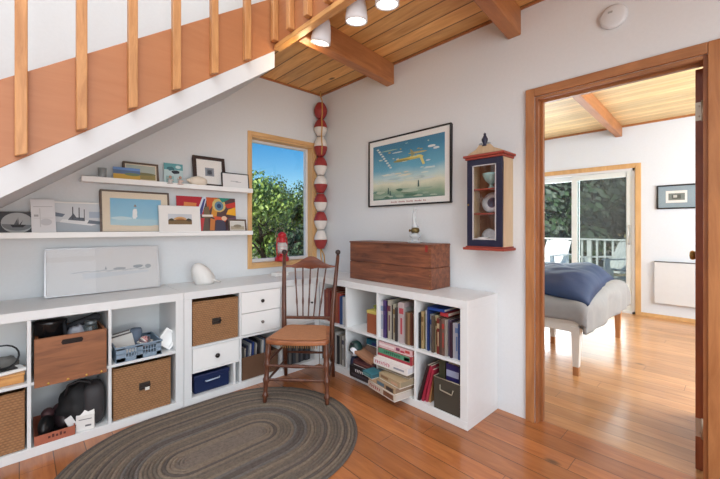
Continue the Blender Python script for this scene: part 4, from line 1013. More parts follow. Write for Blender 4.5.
# large white framed drawing on the unit
dr = [(rect(.0, .0, 1, 1), (206, 206, 206))]
for i in range(14): dr.append((blob(.22+.05*i, .46+.012*(i % 3), .03, .012, 8, .3), (176, 180, 184)))
dr += [([(.3, .3), (.9, .38), (.9, .42), (.28, .44)], (196, 200, 204)), (blob(.62, .5, .06, .03, 10, .2), (160, 164, 168)), (blob(.8, .53, .05, .04, 10, .2), (150, 156, 160)), (blob(.9, .52, .03, .05, 10, .2), (160, 166, 170)), ([(.48, .5), (.5, .5), (.49, .58)], (150, 156, 160))]
picture('framed_drawing', 'large white framed faint harbour drawing leaning on the white unit', .635, .305, .008, mat('frame_silver', (196, 196, 198), .3, .3), .0, None, (.43, 2.93, H+.001), 0, 9, .018, dr, mat('drawing_paper', (206, 206, 206), .5), True)

# white shell-like object and tag on the unit tops
t = thing('conch_shell', 'white folded shell resting on the unit left of the window', 'shell', (1.045, YA-.18, H+.001), (0, 0, R(10)))
SW = mat('shell_white', (228, 226, 222), .55, bump=.1)
def cowl(d):
    return 1+.10*math.sin(3*d.x+2)+.12*max(0, d.z)*(1-d.x)*.6-.12*max(0, -d.z)
b = MB(); b.ell((0, 0, .04), (.092, .07, .105), 0, 32, 20, fn=cowl)
b.v = [(x-.35*max(0, z-.03)*1.0, y, max(0, z)) for x, y, z in b.v]; b.build('body', SW, t, fix=False)
b = MB(); b.tube([(-.06, -.052, .01), (-.02, -.062, .05), (.02, -.066, .04), (.06, -.06, .02), (.105, -.05, .006)], [.003, .006, .008, .008, .003], 12); b.build('ridge', SW, t)
t = thing('white_case', 'small flat white case lying below the window on the unit', 'case', (1.70, YA-.19, H+.001), (0, 0, R(6)))
MB().box((-.07, -.04, 0), (.07, .04, .022)).build('body', WHITE2, t, bevel=.006)
MB().box((-.069, -.039, .0222), (.069, .039, .034)).build('lid', WHITE2, t, bevel=.005)

# ------------------------------------------------------------------ red lantern on the window sill
t = thing('hurricane_lantern', 'red hurricane lantern with white glass globe on the window sill', 'lantern', (1.845, YA+.012, WZ0+.0125), (0, 0, R(15)))
RED = mat('lantern_red', (190, 34, 44), .35)
# stands partly proud of the wall
b = MB(); b.lathe([(.064, 0), (.068, .008), (.066, .035), (.05, .05), (.03, .056), (0, .058)], 24); b.build('tank', RED, t)
b = MB()
for sgn in (-1, 1):
    b.tube([(sgn*.055, 0, .03), (sgn*.068, 0, .08), (sgn*.07, 0, .16), (sgn*.062, 0, .22), (sgn*.03, 0, .25), (0, 0, .255)], .0065, 8)
b.build('side_tube', RED, t)
MB().lathe([(.03, .06), (.034, .066), (.028, .078), (0, .08)], 20).build('burner', RED, t)
MB().lathe([(.03, .072), (.052, .1), (.056, .128), (.05, .16), (.034, .182)], 24).build('globe', glass('globe', (240, 240, 240), .55, .1, (236, 234, 230)), t)
MB().lathe([(.034, .178), (.042, .19), (.034, .205), (.03, .235), (.044, .245), (.04, .262), (.018, .28), (0, .284)], 20).build('chimney_cap', RED, t)
b = MB(); b.tube([(-.07, 0, .17), (-.075, .012, .25), (-.04, .02, .31), (0, .022, .325), (.04, .02, .31), (.075, .012, .25), (.07, 0, .17)], .0028, 6); b.build('bail_handle', mat('bail_wire', (190, 170, 140), .4, .6), t)
b = MB()
for z in (.115, .14): b.tube([(.053*math.cos(k), .053*math.sin(k), z) for k in [2*PI*v/18 for v in range(18)]], .0018, 6, closed=True)
b.build('guard_wire', RED, t)


# ------------------------------------------------------------------ string of red and white floats in the corner
FR = mat('float_red', (150, 48, 46), .55, noise_amt=.25, noise_scale=25); FW = mat('float_white', (222, 214, 206), .6, noise_amt=.08, noise_scale=25)
fx, fy = 2.243, 2.95
MB_ = MB()
K = .01028
floats = [(103, 119.5, 'r', 'r', 'all red float topmost on the corner string'), (119.8, 137, 'r', 'w', 'red over white float, second from the top of the corner string'), (137.3, 157, 'w', 'r', 'white over red float, third down the corner string'), (157.3, 175.5, 'r', 'w', 'red over white float, fourth down the corner string'),
          (175.8, 193.3, 'w', 'r', 'white over red float, fifth down the corner string'), (193.6, 211.3, 'r', 'w', 'red over white float, third from the bottom of the corner string'), (211.6, 229.8, 'r', 'w', 'red over white float just above the lowest one'), (230.1, 249, 'w', 'r', 'white over red float lowest on the corner string')]
for (ya, yb, c1_, c2_, lb) in floats:
    zt_ = 1.21+(227-ya)*K; zb_ = 1.21+(227-yb)*K; hh = (zt_-zb_)/2; zc = (zt_+zb_)/2
    t = thing('net_float', lb, 'float', (fx, fy, zc), (0, 0, random.uniform(0, 3)), 'red and white net floats on the corner string')
    up = [(.068, 0), (.067, hh*.12), (.062, hh*.35), (.053, hh*.6), (.042, hh*.82), (.034, hh*.95), (0, hh)]
    MB().lathe(up, 22).build('upper_half', FR if c1_ == 'r' else FW, t)
    MB().lathe([(r*.995, -z) for r, z in up], 22).build('lower_half', FR if c2_ == 'r' else FW, t)
t = thing('float_rope', 'yellowish rope running through the corner floats from the ceiling', 'rope', (0, 0, 0))
ROPE = mat('rope', (196, 150, 84), .8)
zz = [1.21+(227-v)*K for v in (97, 120, 150, 180, 210, 250)]
b = MB(); b.tube([(fx-.004, fy, CZ+.001), (fx, fy, zz[0]), (fx-.02, fy-.05, zz[0]-.06), (fx-.03, fy-.066, zz[1]+.04), (fx-.025, fy-.05, zz[1]), (fx-.035, fy-.069, zz[1]-.1), (fx-.03, fy-.052, zz[2]+.13), (fx-.035, fy-.07, zz[2]+.03), (fx-.03, fy-.055, zz[2]-.06)], .006, 8)
b.build('strand', ROPE, t); b = MB(); b.tube([(fx, fy, zz[5]+.02), (fx-.02, fy-.03, zz[5]-.06), (fx-.01, fy-.03, zz[5]-.12)], .007, 8)
b.build('strand', ROPE, t); b = MB(); b.tube([(fx, fy, zz[5]+.02), (fx+.02, fy-.03, zz[5]-.05), (fx+.03, fy-.03, zz[5]-.14)], .006, 8); b.build('strand', ROPE, t)

# ------------------------------------------------------------------ curio cabinet on wall_right
cab = thing('wall_cabinet', 'narrow blue and cream glazed curio cabinet hanging by the doorway', 'cabinet', (XB-.001, 1.122, 1.085), (0, 0, R(-90)))
cw2, cd2, chh = .24, .155, .565
CREAM = wood('cabinet_cream', (208, 182, 148), (192, 164, 128), axis=2); NAVY = mat('cabinet_navy', (28, 30, 56), .4); RB = mat('cabinet_red', (150, 62, 48), .45)
def cb(x0, y0, z0, x1, y1, z1): return (x0, -y0, z0), (x1, -y1, z1)
b = MB()
b.box((-cw2/2, -cd2+.018, 0), (-cw2/2+.014, 0, chh)); b.box((cw2/2-.014, -cd2+.018, 0), (cw2/2, 0, chh)); b.build('side_panels', CREAM, cab)
MB().box((-cw2/2+.014, -.01, 0), (cw2/2-.014, 0, chh)).build('back_panel', wood('cab_back', (150, 104, 76), (116, 74, 54), axis=2), cab)
b = MB(); b.box((-cw2/2-.02, -cd2-.02, -.025), (cw2/2+.02, 0, -.008)); b.box((-cw2/2-.008, -cd2-.008, -.008), (cw2/2+.008, 0, 0)); b.build('base_moulding', RB, cab, bevel=.004)
b = MB(); b.box((-cw2/2-.01, -cd2-.01, chh), (cw2/2+.01, 0, chh+.014)); b.box((-cw2/2-.02, -cd2-.02, chh+.014), (cw2/2+.02, 0, chh+.03)); b.build('cornice', RB, cab, bevel=.004)
b = MB(); zt0 = chh+.03
prof = [(-cw2/2, zt0), (cw2/2, zt0), (cw2/2-.005, zt0+.012), (cw2/2-.06, zt0+.035), (.03, zt0+.07), (.012, zt0+.052), (-.012, zt0+.052), (-.03, zt0+.07), (-cw2/2+.06, zt0+.035), (-cw2/2+.005, zt0+.012)]
b.prism(prof, -cd2+.005, -cd2+.02); b.build('pediment', CREAM, cab, bevel=.002)
b = MB(); b.lathe([(.018, 0), (.014, .006), (.01, .012), (.018, .03), (.02, .045), (.012, .06), (.007, .07), (.009, .078), (0, .088)], 16, c=(0, -cd2+.012, zt0+.05)); b.build('finial', NAVY, cab)
b = MB()
for sgn in (-1, 1): b.ell((sgn*.028, -cd2+.012, zt0+.062), (.014, .008, .012), 0, 12, 8)
b.build('scroll', mat('scroll_grey', (140, 146, 150), .5), cab)
b = MB(); fwd = .04
for q in ((-cw2/2, 0, cw2/2, fwd+.004), (-cw2/2, chh-fwd, cw2/2, chh), (-cw2/2, fwd, -cw2/2+fwd, chh-fwd), (cw2/2-fwd, fwd, cw2/2, chh-fwd)):
    b.box((q[0], -cd2, q[1]), (q[2], -cd2+.017, q[3]))
dd_ = b.build('door', NAVY, cab, bevel=.002)
b = MB(); f_ = fwd
for q in ((-cw2/2+f_, f_+.004, cw2/2-f_, f_+.010), (-cw2/2+f_, chh-f_-.006, cw2/2-f_, chh-f_), (-cw2/2+f_, f_, -cw2/2+f_+.006, chh-f_), (cw2/2-f_-.006, f_, cw2/2-f_, chh-f_)):
    b.box((q[0], -cd2-.001, q[1]), (q[2], -cd2+.006, q[3]))
b.build('bead', mat('bead_pale', (196, 190, 190), .5), dd_)
MB().box((-cw2/2+f_, -cd2+.008, f_), (cw2/2-f_, -cd2+.010, chh-f_)).build('glass', CLEAR, dd_)
MB().ell((-cw2/2+.012, -cd2-.005, chh*.48), (.006, .006, .006), 0, 10, 8).build('knob', BRASS, dd_)
for z in (.215, .375):
    MB().box((-cw2/2+.014, -cd2+.025, z-.008), (cw2/2-.014, -.01, z)).build('shelf', RB, cab)
MB().box((-cw2/2+.014, -cd2+.02, .0), (cw2/2-.014, -.01, .008)).build('shelf', RB, cab)
MB().box((-cw2/2+.014, -cd2+.02, chh-.008), (cw2/2-.014, -.01, chh)).build('top_panel', CREAM, cab)
cyc = 1.122
t = thing('bowl', 'pale teal footed bowl on the top shelf of the wall cabinet', 'bowl', (XB-.078, cyc-.01, 1.085+.3755))
MB().lathe([(.022, 0), (.02, .008), (.01, .02), (.012, .03), (.035, .05), (.052, .085), (.055, .1), (.051, .1), (.03, .056), (0, .04)], 24).build('body', mat('teal_ceramic', (150, 186, 184), .25), t)
t = thing('plate', 'blue and white patterned plate standing on the middle cabinet shelf', 'plate', (XB-.05, cyc-.008, 1.085+.2155), (0, 0, 0))
MB().lathe([(0, .004), (.04, .0), (.066, .012), (.068, .014), (.04, .006), (0, .008)], 30, M=Matrix.Translation((0, 0, .069)) @ Matrix.Rotation(R(-80), 4, 'Y')).build('body', mat('plate_white', (216, 220, 226), .25, noise_amt=.3, noise_scale=50), t)
MB().lathe([(.028, .0095), (.03, .011), (.034, .0095)], 24, M=Matrix.Translation((0, 0, .069)) @ Matrix.Rotation(R(-80), 4, 'Y')).build('painted_ring', mat('ring_blue', (92, 104, 140), .3), t)
t = thing('teacup', 'floral white teacup at the bottom left of the wall cabinet', 'cup', (XB-.095, cyc+.035, 1.085+.0085))
MB().lathe([(.016, 0), (.03, .02), (.036, .05), (.034, .05), (.026, .02), (0, .008)], 22).build('body', mat('cup_white', (220, 214, 212), .25, noise_amt=.25, noise_scale=60), t)
b = MB(); b.tube([(0, .034, .042), (0, .052, .038), (0, .05, .02), (0, .03, .016)], .0035, 8); b.build('handle', mat('cup_white', (220, 214, 212), .25), t)
t = thing('saucer', 'patterned saucer propped at the back of the bottom cabinet shelf', 'saucer', (XB-.04, cyc+.0, 1.085+.0085))
MB().lathe([(0, .004), (.034, .0), (.05, .008), (.052, .01), (.034, .005), (0, .007)], 28, M=Matrix.Translation((0, .02, .053)) @ Matrix.Rotation(R(-80), 4, 'Y')).build('body', mat('saucer', (204, 204, 210), .25, noise_amt=.3, noise_scale=60), t)
t = thing('teacup', 'dark patterned teacup at the bottom right of the wall cabinet', 'cup', (XB-.095, cyc-.042, 1.085+.0085))
MB().lathe([(.014, 0), (.024, .012), (.03, .04), (.028, .04), (.02, .014), (0, .008)], 22).build('body', mat('cup_dark', (96, 92, 96), .25, noise_amt=.4, noise_scale=60), t)

# ------------------------------------------------------------------ chair
ct = thing('spindle_chair', 'dark wooden spindle-back chair with tan woven seat on the rug edge', 'chair', (1.521, 2.217, .012), (0, 0, R(-47.3)))
SEATM = wicker('cane_seat', (190, 132, 92), (140, 88, 58), 420)
fp = [(-.205, -.2), (.205, -.2)]; bp_ = [(-.185, .22), (.185, .22)]
def turned(p0, p1, n=26, r0=.012, r1=.018, beads=((.3, .05), (.62, .05)), rb=.024):
    p0 = Vector(p0); p1 = Vector(p1); pts = []; rs = []
    for i in range(n+1):
        u = i/n; pts.append(p0.lerp(p1, u)); r = r0+(r1-r0)*u
        for c_, w_ in beads: r = r+max(0, (rb-r))*math.exp(-((u-c_)/w_)**2*6)
        rs.append(r)
    return pts, rs
for (x, y) in fp:
    sx = x*.93
    pts, rs = turned((x, y-.01, 0), (sx, y+.03, .40), r0=.013, r1=.019, beads=((.12, .05), (.37, .08), (.63, .08), (.8, .05)))
    b = MB(); b.tube(pts, rs, 14); b.build('leg', CHAIRW, ct)
for sgn in (-1, 1):
    P = [Vector((sgn*.185, .235, 0)), Vector((sgn*.18, .195, .22)), Vector((sgn*.182, .175, .42)), Vector((sgn*.19, .20, .62)), Vector((sgn*.203, .25, .82)), Vector((sgn*.212, .29, .965))]
    b = MB(); b.tube(P, [.013, .018, .019, .017, .015, .013], 14); b.build('leg', CHAIRW, ct)
    b = MB(); b.lathe([(.008, 0), (.013, .006), (.011, .012), (.019, .022), (.021, .032), (.017, .045), (0, .052)], 16, c=tuple(P[-1]-Vector((0, 0, .004)))); b.build('finial', mat('finial_dark', (50, 34, 30), .35), ct)
# seat
def seat_outline(inset=0):
    pts = []
    pts += [(-.20+inset, -.20+inset), (-.12, -.222+inset), (0, -.228+inset), (.12, -.222+inset), (.20-inset, -.20+inset)]
    pts += [(.212-inset, -.16), (.168-inset, .165-inset), (.12, .18-inset), (-.12, .18-inset), (-.168+inset, .165-inset), (-.212+inset, -.16)]
    return pts
b = MB(); b.prism(seat_outline(), .392, .425, plane='xy'); b.build('seat_frame', wood('seat_rail', (176, 112, 72), (128, 74, 46), axis=0), ct, bevel=.010, seg=3)
b = MB(); b.prism(seat_outline(.022), .4255, .431, plane='xy'); b.build('seat', SEATM, ct, bevel=.002)
b = MB()
for i in range(17):
    x = -.1+i*.0148
    b.tube([(x, -.205, .392), (x, -.2, .372)], .0032, 6)
b.build('fringe', mat('fringe_tan', (176, 136, 84), .8), ct)
# stretchers
def stretch(p0, p1, r=.011):
    pts, rs = turned(p0, p1, 20, r*.7, r*.7, ((.5, .4),), r)
    MB().tube(pts, rs, 12).build('stretcher', CHAIRW, ct)
for z in (.15, .245):
    stretch((-.2, -.195, z), (.2, -.195, z), .013)
for z in (.135, .26):
    for sgn in (-1, 1): stretch((sgn*.198, -.19, z), (sgn*.182, .21, z-.0))
stretch((-.181, .20, .2), (.181, .20, .2))
# back
def ypost(z): return .175+(z-.42)*.115/.545*1.05-.004
b = MB(); N_ = 24; vs = []; fs = []
def crest(u):  # u -1..1 -> bottom, top
    top = .880+.078*math.exp(-(u/.70)**2*1.9)
    bot = .868-.020*math.exp(-((u)/.22)**2)+.006*math.cos(u*6)
    return bot, top
for i in range(N_+1):
    u = -1+2*i/N_; x = u*.20 ; bo, to = crest(u*1.0)
    if u < -.72: bo, to = .868, .886
    yy = .262+.035*(1-u*u)*.6
    for (dy) in (-.009, .009):
        vs += [(x, yy+dy, bo), (x, yy+dy+.008, to)]
for i in range(N_):
    o = i*4; p = o+4
    fs += [(o, p, p+1, o+1), (o+2, o+3, p+3, p+2), (o, o+2, p+2, p), (o+1, p+1, p+3, o+3)]
fs += [(0, 1, 3, 2), (N_*4, N_*4+2, N_*4+3, N_*4+1)]
b.add(vs, fs, 0, True); o = b.build('crest_rail', wood('crest_wood', (132, 70, 42), (92, 46, 28), axis=0, rough=.3), ct, bevel=.003)
b = MB(); b.box((-.18, .176, .468), (.18, .198, .492)); b.build('lower_rail', CHAIRW, ct, bevel=.006)
for i in range(5):
    q = (i-2)/2
    x0_ = q*.082; x1_ = q*.122
    pts, rs = turned((x0_, .187, .49), (x1_, .272, .872), 18, .0055, .0055, ((.3, .12), (.7, .12)), .0085)
    MB().tube(pts, rs, 8).build('spindle', CHAIRW, ct)

# ------------------------------------------------------------------ braided rug
RC = (.818, 1.945)
cols = [(122, 108, 94), (108, 96, 84), (102, 92, 82), (124, 110, 96), (88, 80, 74), (114, 102, 92), (104, 98, 94)]
rmats = []
for i, c in enumerate(cols):
    m = mat('braid%d' % i, c, .95, noise_amt=.45, noise_scale=70, bump=.5)
    rmats.append(m)
b = MB(); core = .19; nr = 30; w_ = .0198
rz = .0115
for k in range(nr):
    r0 = k*w_; r1 = (k+1)*w_
    pts0 = []
    nseg = 14+k*2
    ring = []
    for side, cx_ in ((0, core), (1, -core)):
        for i in range(nseg+1):
            a_ = -PI/2+PI*i/nseg+PI*side
            ring.append((cx_, a_))
    n_ = len(ring); vs = []
    lv = [(r0+.0005, .003), (r0+w_*.25, rz), (r0+w_*.75, rz), (r1-.0005, .003)]
    for (cx_, a_) in ring:
        for (rr, zz_) in lv: vs.append((RC[0]+cx_+rr*math.cos(a_), RC[1]+rr*math.sin(a_), zz_))
    fs = []
    for i in range(n_):
        j = (i+1) % n_
        for q in range(3): fs.append((i*4+q, i*4+q+1, j*4+q+1, j*4+q))
    mi = random.choice([0, 1, 2, 3, 5, 6, 1, 2]) if k not in (29,) else 4
    if k in (5, 12, 13, 20, 26): mi = 4
    b.add(vs, fs, mi, True)
b.prism([(RC[0]+cx_+(nr*w_-.004)*math.cos(a_), RC[1]+(nr*w_-.004)*math.sin(a_)) for cx_, a_ in ring], .0005, .004, plane='xy', mi=4)
rug = b.build('braided_rug', rmats, fix=False)
tag(rug, 'oval grey-brown braided rug on the wooden floor before the white units', 'rug')
ct.location.z = .0118; ct.scale = (1.05, 1.03, 1.0)
# ------------------------------------------------------------------ bed in the next room
bed = thing('bed', 'white framed bed with grey duvet seen through the doorway', 'bed', (0, 0, 0))
BXa, BXb, BYa, BYb = 3.27, 4.80, .88, 2.92
WB = mat('bed_white', (228, 226, 220), .45); LT = wood('leg_tip', (196, 142, 96), (160, 108, 70), axis=2)
b = MB(); b.box((BXa, BYa, .35), (BXa+.03, BYb, .47)); b.box((BXb-.03, BYa, .35), (BXb, BYb, .47)); b.box((BXa+.03, BYa, .35), (BXb-.03, BYa+.03, .47)); b.box((BXa+.03, BYb-.03, .35), (BXb-.03, BYb, .47)); b.build('bed_frame', WB, bed, bevel=.006)
for (x, y) in ((BXa+.03, BYa+.03), (BXb-.03, BYa+.03), (BXa+.03, BYb-.03), (BXb-.03, BYb-.03), ((BXa+BXb)/2, 1.33)):
    M = MB(); s0 = .022; s1 = .034
    wood_leg = (x > 4.6)
    M.add([(x-s0, y-s0, .07), (x+s0, y-s0, .07), (x+s0, y+s0, .07), (x-s0, y+s0, .07), (x-s1, y-s1, .4), (x+s1, y-s1, .4), (x+s1, y+s1, .4), (x-s1, y+s1, .4)], [(0,3,2,1),(4,5,6,7),(0,1,5,4),(1,2,6,5),(2,3,7,6),(3,0,4,7)])
    lg = M.build('leg', LT if wood_leg else WB, bed, bevel=.004)
    MB().box((x-s0+.001, y-s0+.001, 0), (x+s0-.001, y+s0-.001, .07)).build('leg_tip', LT, lg, bevel=.002)
MB().box((BXa+.04, BYa+.04, .42), (BXb-.04, BYb-.04, .58)).build('mattress', mat('mattress', (226, 224, 220), .8), bed, bevel=.04, seg=4)
# duvet as a grid, draped over the foot end
def cloth(name, x0, x1, y0, y1, nx, ny, zf, m, parent=None, thick=.02):
    vs = []; fs = []
    for j in range(ny+1):
        for i in range(nx+1):
            vs.append(zf(i/nx, j/ny))
    for j in range(ny):
        for i in range(nx):
            a_ = j*(nx+1)+i; fs.append((a_, a_+1, a_+nx+2, a_+nx+1))
    bb = MB(); bb.add(vs, fs, 0, True); o = bb.build(name, m, parent)
    s = o.modifiers.new('thick', 'SOLIDIFY'); s.thickness = thick; s.offset = 1
    return o
def duv(u, v):
    # unroll: sheet parameters beyond the mattress hang down
    over = .16; W = BXb-BXa; Lh = BYb-BYa
    sx = -over+u*(W+2*over); sy = -.30+v*(Lh+.30)
    z = .615; x = BXa+sx; y = BYa+sy
    n1 = noise.noise(Vector((x*2.2, y*2.2, 1.3)))*.03+noise.noise(Vector((x*6, y*6, 4)))*.012
    r = .07
    def drape(t_, lim=.4):  # t_>0 distance past the edge -> (outward, down)
        if t_ <= 0: return 0, 0
        a_ = min(t_/r, PI/2)
        return r*math.sin(a_), r*(1-math.cos(a_))+max(0, t_-r*PI/2)
    ex = (-sx+.03) if sx < .03 else ((sx-W+.03) if sx > W-.03 else 0)
    ey = (-sy+.03) if sy < .03 else 0
    ox, dx_ = drape(ex); oy, dy_ = drape(ey)
    if sx < .03: x = BXa+.03-ox
    if sx > W-.03: x = BXb-.03+ox
    if sy < .03: y = BYa+.03-oy
    y += (noise.noise(Vector((x*5, z, 9)))*.03 if ey > .1 else 0)
    flap = noise.noise(Vector((x*2.1, 0.3, 2)))*.03 if ey > 0 else 0
    return (x+noise.noise(Vector((y*5, 1, 2)))*.015, y, max(.36, z+n1-dx_-dy_+flap*min(1, ey*5)))
DUV = mat('duvet_grey', (150, 150, 150), .9, noise_amt=.08, bump=.1)
dv = cloth('duvet', 0, 0, 0, 0, 70, 80, duv, DUV, None, .025); dv.parent = bed
# blue comforter folded across the foot
def blu(u, v):
    x = BXa+.0+u*(BXb-BXa-.04); y0_ = BYa-.07+.13*u; y = y0_+v*.62
    e = (1-abs(2*u-1)**5)*(1-abs(2*v-1)**3.5)
    h = .145*e**.6+noise.noise(Vector((x*2.4, y*3, 7)))*.05*e+noise.noise(Vector((x*9, y*9, 3)))*.014*e
    z = .645+h+.05*math.sin(u*PI)*e-.05*(1-u)**6*(1-v)**4
    return (x-.05*math.sin(v*5)*(1-u)*.6, y, z)
bl = cloth('folded_comforter', 0, 0, 0, 0, 60, 30, blu, mat('comforter_blue', (30, 54, 92), .6, noise_amt=.2, noise_scale=8, bump=.3), None, -.035)
tag(bl, 'puffy blue folded comforter across the foot of the bed', 'blanket')

# white wall panel below picture in the bedroom
t = thing('wall_heater', 'white wall panel with dark top edge under the bedroom picture', 'panel', (XFAR-.001, .77, .2), (0, 0, R(-90)))
MB().box((0, -.05, 0), (.62, 0, .545)).build('body', mat('panel_white', (216, 219, 223), .7), t, bevel=.004)
MB().box((-.002, -.054, .545), (.622, 0, .556)).build('top_edge', mat('panel_top', (92, 92, 94), .5), t, bevel=.002)

# ------------------------------------------------------------------ outside: deck, railing, chairs, ground, trees
DECK = mat('deck_pale', (200, 206, 198), .8)
dk = MB().box((XFAR+.15, -1.5, -.2), (11.0, 6.5, -.03)).build('deck_floor', DECK); struct(dk)
dk = thing('deck_railing', 'white wooden railing round the deck outside the sliding door', 'railing', (0, 0, 0))
RW = mat('rail_white', (232, 236, 232), .6)
MB().box((10.72, -1.5, .87), (10.86, 6.5, .91)).build('top_rail', RW, dk)
MB().box((10.76, -1.5, .06), (10.82, 6.5, .11)).build('bottom_rail', RW, dk)
y = .1
while y < 5.2:
    MB().box((10.77, y, .11), (10.81, y+.045, .87)).build('railing_baluster', RW, dk); y += .17
for y in (-1.4, 2.62, 6.4): MB().box((10.74, y, -.03), (10.84, y+.1, .87)).build('post', RW, dk)
def deck_chair(label, loc, rz):
    t = thing('deck_chair', label, 'deck chair', loc, (0, 0, rz), 'white slatted deck chairs')
    b = MB()
    for i in range(7):
        M = Matrix.Translation((-.27+i*.09, .25, .3)) @ Matrix.Rotation(R(-28), 4, 'X'); b.box((-.038, -.01, 0), (.038, .01, .72-.02*abs(i-3)), M=M)
    b.build('backrest', RW, t)
    b = MB()
    for i in range(7):
        M = Matrix.Translation((0, -.33+i*.09, .37-i*.012)); b.box((-.29, -.038, 0), (.29, .038, .02), M=M)
    b.build('seat', RW, t)
    for sgn in (-1, 1):
        MB().box((sgn*.30-.03, -.36, -.0), (sgn*.30+.03, -.28, .55)).build('leg', RW, t)
        MB().box((sgn*.30-.03, .3, 0), (sgn*.30+.03, .38, .55)).build('leg', RW, t)
        MB().box((sgn*.32-.06, -.42, .55), (sgn*.32+.06, .42, .575)).build('armrest', RW, t)
    return t
deck_chair('white slatted deck chair by the railing nearer the sliding door handle', (9.35, 1.95, -.03), R(-125))
deck_chair('white slatted deck chair farther left behind the fixed glass panel', (9.6, 3.3, -.03), R(-100))

gm = mat('ground_gravel', (150, 146, 120), .95, noise_amt=.4, noise_scale=2)
g = MB()
g.box((-30, YA+.15, -.5), (70, 70, -.4)); g.box((XFAR+.15, -40, -.5), (70, YA+.15, -.4)); 
struct(g.build('ground', gm, fix=False))

LEAF = {}
def leafmat(nm, c):
    if nm not in LEAF:
        m = mat(nm, c, .6, noise_amt=.5, noise_scale=3); LEAF[nm] = m
    return LEAF[nm]
def tree(name, label, x, y, h, rad, seed, c1, c2, n=3500, leaf=.10, z0=-.4, trunk_h=.25, group='trees outside the house'):
    rnd = random.Random(seed)
    t = thing(name, label, 'tree', (x, y, z0), 0, group)
    b = MB(); b.tube([(0, 0, 0), (.05*rad, .02, h*.3), (-.03*rad, .04, h*.6), (0, 0, h*.92)], [.05*rad+.03, .04*rad+.02, .03*rad, .01], 8)
    for i in range(7):
        a_ = rnd.uniform(0, 6.28); zz_ = h*rnd.uniform(.3, .75); l_ = rad*.7
        b.tube([(0, 0, zz_), (l_*.5*math.cos(a_), l_*.5*math.sin(a_), zz_+l_*.3), (l_*math.cos(a_), l_*math.sin(a_), zz_+l_*.45)], [.03*rad, .02*rad, .008], 6)
    b.build('trunk', mat('bark', (84, 70, 56), .9), t)
    b = MB(); clumps = []
    for i in range(26):
        a_ = rnd.uniform(0, 6.28); q = rnd.random()
        zz_ = h*(trunk_h+(1-trunk_h)*q); rr = rad*math.sin(min(1, (1-q)*1.25+.12)*PI/2)*rnd.uniform(.2, .85)
        clumps.append((rr*math.cos(a_), rr*math.sin(a_), zz_, rad*rnd.uniform(.22, .42)))
    vs = []; fs = []; o_ = 0
    for i in range(n):
        cx_, cy_, cz_, cr = rnd.choice(clumps)
        d = Vector((rnd.gauss(0, 1), rnd.gauss(0, 1), rnd.gauss(0, 1))).normalized()*cr*rnd.uniform(.6, 1.05)
        p = Vector((cx_, cy_, cz_))+d
        nrm = (d.normalized()+Vector((rnd.uniform(-.7, .7), rnd.uniform(-.7, .7), rnd.uniform(-.2, .9)))).normalized()
        u_ = nrm.orthogonal().normalized(); w2 = nrm.cross(u_); s_ = leaf*rnd.uniform(.6, 1.3)
        vs_ = [p-u_*s_, p+w2*s_*.5, p+u_*s_, p-w2*s_*.5]
        b.add(vs_, [(0, 1, 2, 3)], rnd.random() < .4 and 1 or 0)
    b.build('foliage', [leafmat(*c1), leafmat(*c2)], t, fix=False)
    return t
GL1 = ('leaf_light', (150, 176, 84)); GL2 = ('leaf_mid', (96, 130, 62)); GD1 = ('leaf_dark', (64, 92, 58)); GD2 = ('leaf_darker', (44, 66, 48)); GG1 = ('leaf_grey', (84, 100, 84)); GG2 = ('leaf_greydark', (60, 76, 66))
# seen through window_1
def wp(px, d):  # direction through the window: distance d ahead of the camera
    r = (px-360)/359.0*d
    return .725*r+.688*d, -.688*r+.725*d
specs = [(262, 9, 3.5, 1.5, GL1, GL2, 'bright yellow-green tree left in the window view'), (283, 10.5, 3.0, 1.4, GL2, GL1, 'mid green bushy tree in the centre of the window view'), (303, 11, 3.4, 1.5, GD1, GL2, 'darker green tree right in the window view'),
         (248, 13, 3.9, 1.7, GL2, GD1, 'green tree beyond the bright one at the window left edge'), (272, 15, 4.3, 1.9, GD1, GL2, 'dark tree filling the gap behind the window trees'), (296, 15, 4.2, 2.0, GD1, GD2, 'dense dark tree farthest behind the red lantern'), (320, 14, 4.0, 1.8, GD1, GD2, 'dark tree beyond the window right edge'),
         (290, 8.2, 1.5, .8, GD1, GD2, 'low dark shrub directly behind the red lantern'), (306, 8.8, 1.7, .8, GD2, GD1, 'low dark shrub at the right foot of the window view')]
for i, (px, d, h, r, c1, c2, lb) in enumerate(specs):
    X_, Y_ = wp(px, d); tree('garden_tree' if h > 2 else 'garden_shrub', lb, X_, Y_, h*(.77 if h > 2 else .9), r*.8, 30+i, c1, c2, 3600, .065 if h > 2 else .05, group='trees beyond the window')
# beyond the deck
for i, (X_, Y_, h, r, c1, c2, lb) in enumerate(((15, 1.2, 6.5, 2.4, GG2, GD2, 'dark evergreen straight beyond the deck railing'), (14.6, 4.4, 6, 2.2, GG1, GD1, 'grey-green tree beyond the left part of the deck'), (15.5, 7.6, 6.8, 2.6, GG1, GL2, 'paler tree farther left beyond the deck'), (18, 2.9, 8, 3, GD2, GG2, 'tall dark tree between the nearer deck trees'), (18, -1.5, 8, 3, GD2, GG2, 'tall dark tree at the right beyond the deck'), (18.5, 6.3, 8.5, 3, GG2, GG1, 'tall grey-green tree at the back beyond the deck'), (19, 10.5, 8, 3, GG2, GG1, 'tall tree at the far left beyond the deck'))):
    tree('evergreen_tree', lb, X_, Y_, h, r, 60+i, c1, c2, 7000, .14, trunk_h=.02, group='trees beyond the deck')

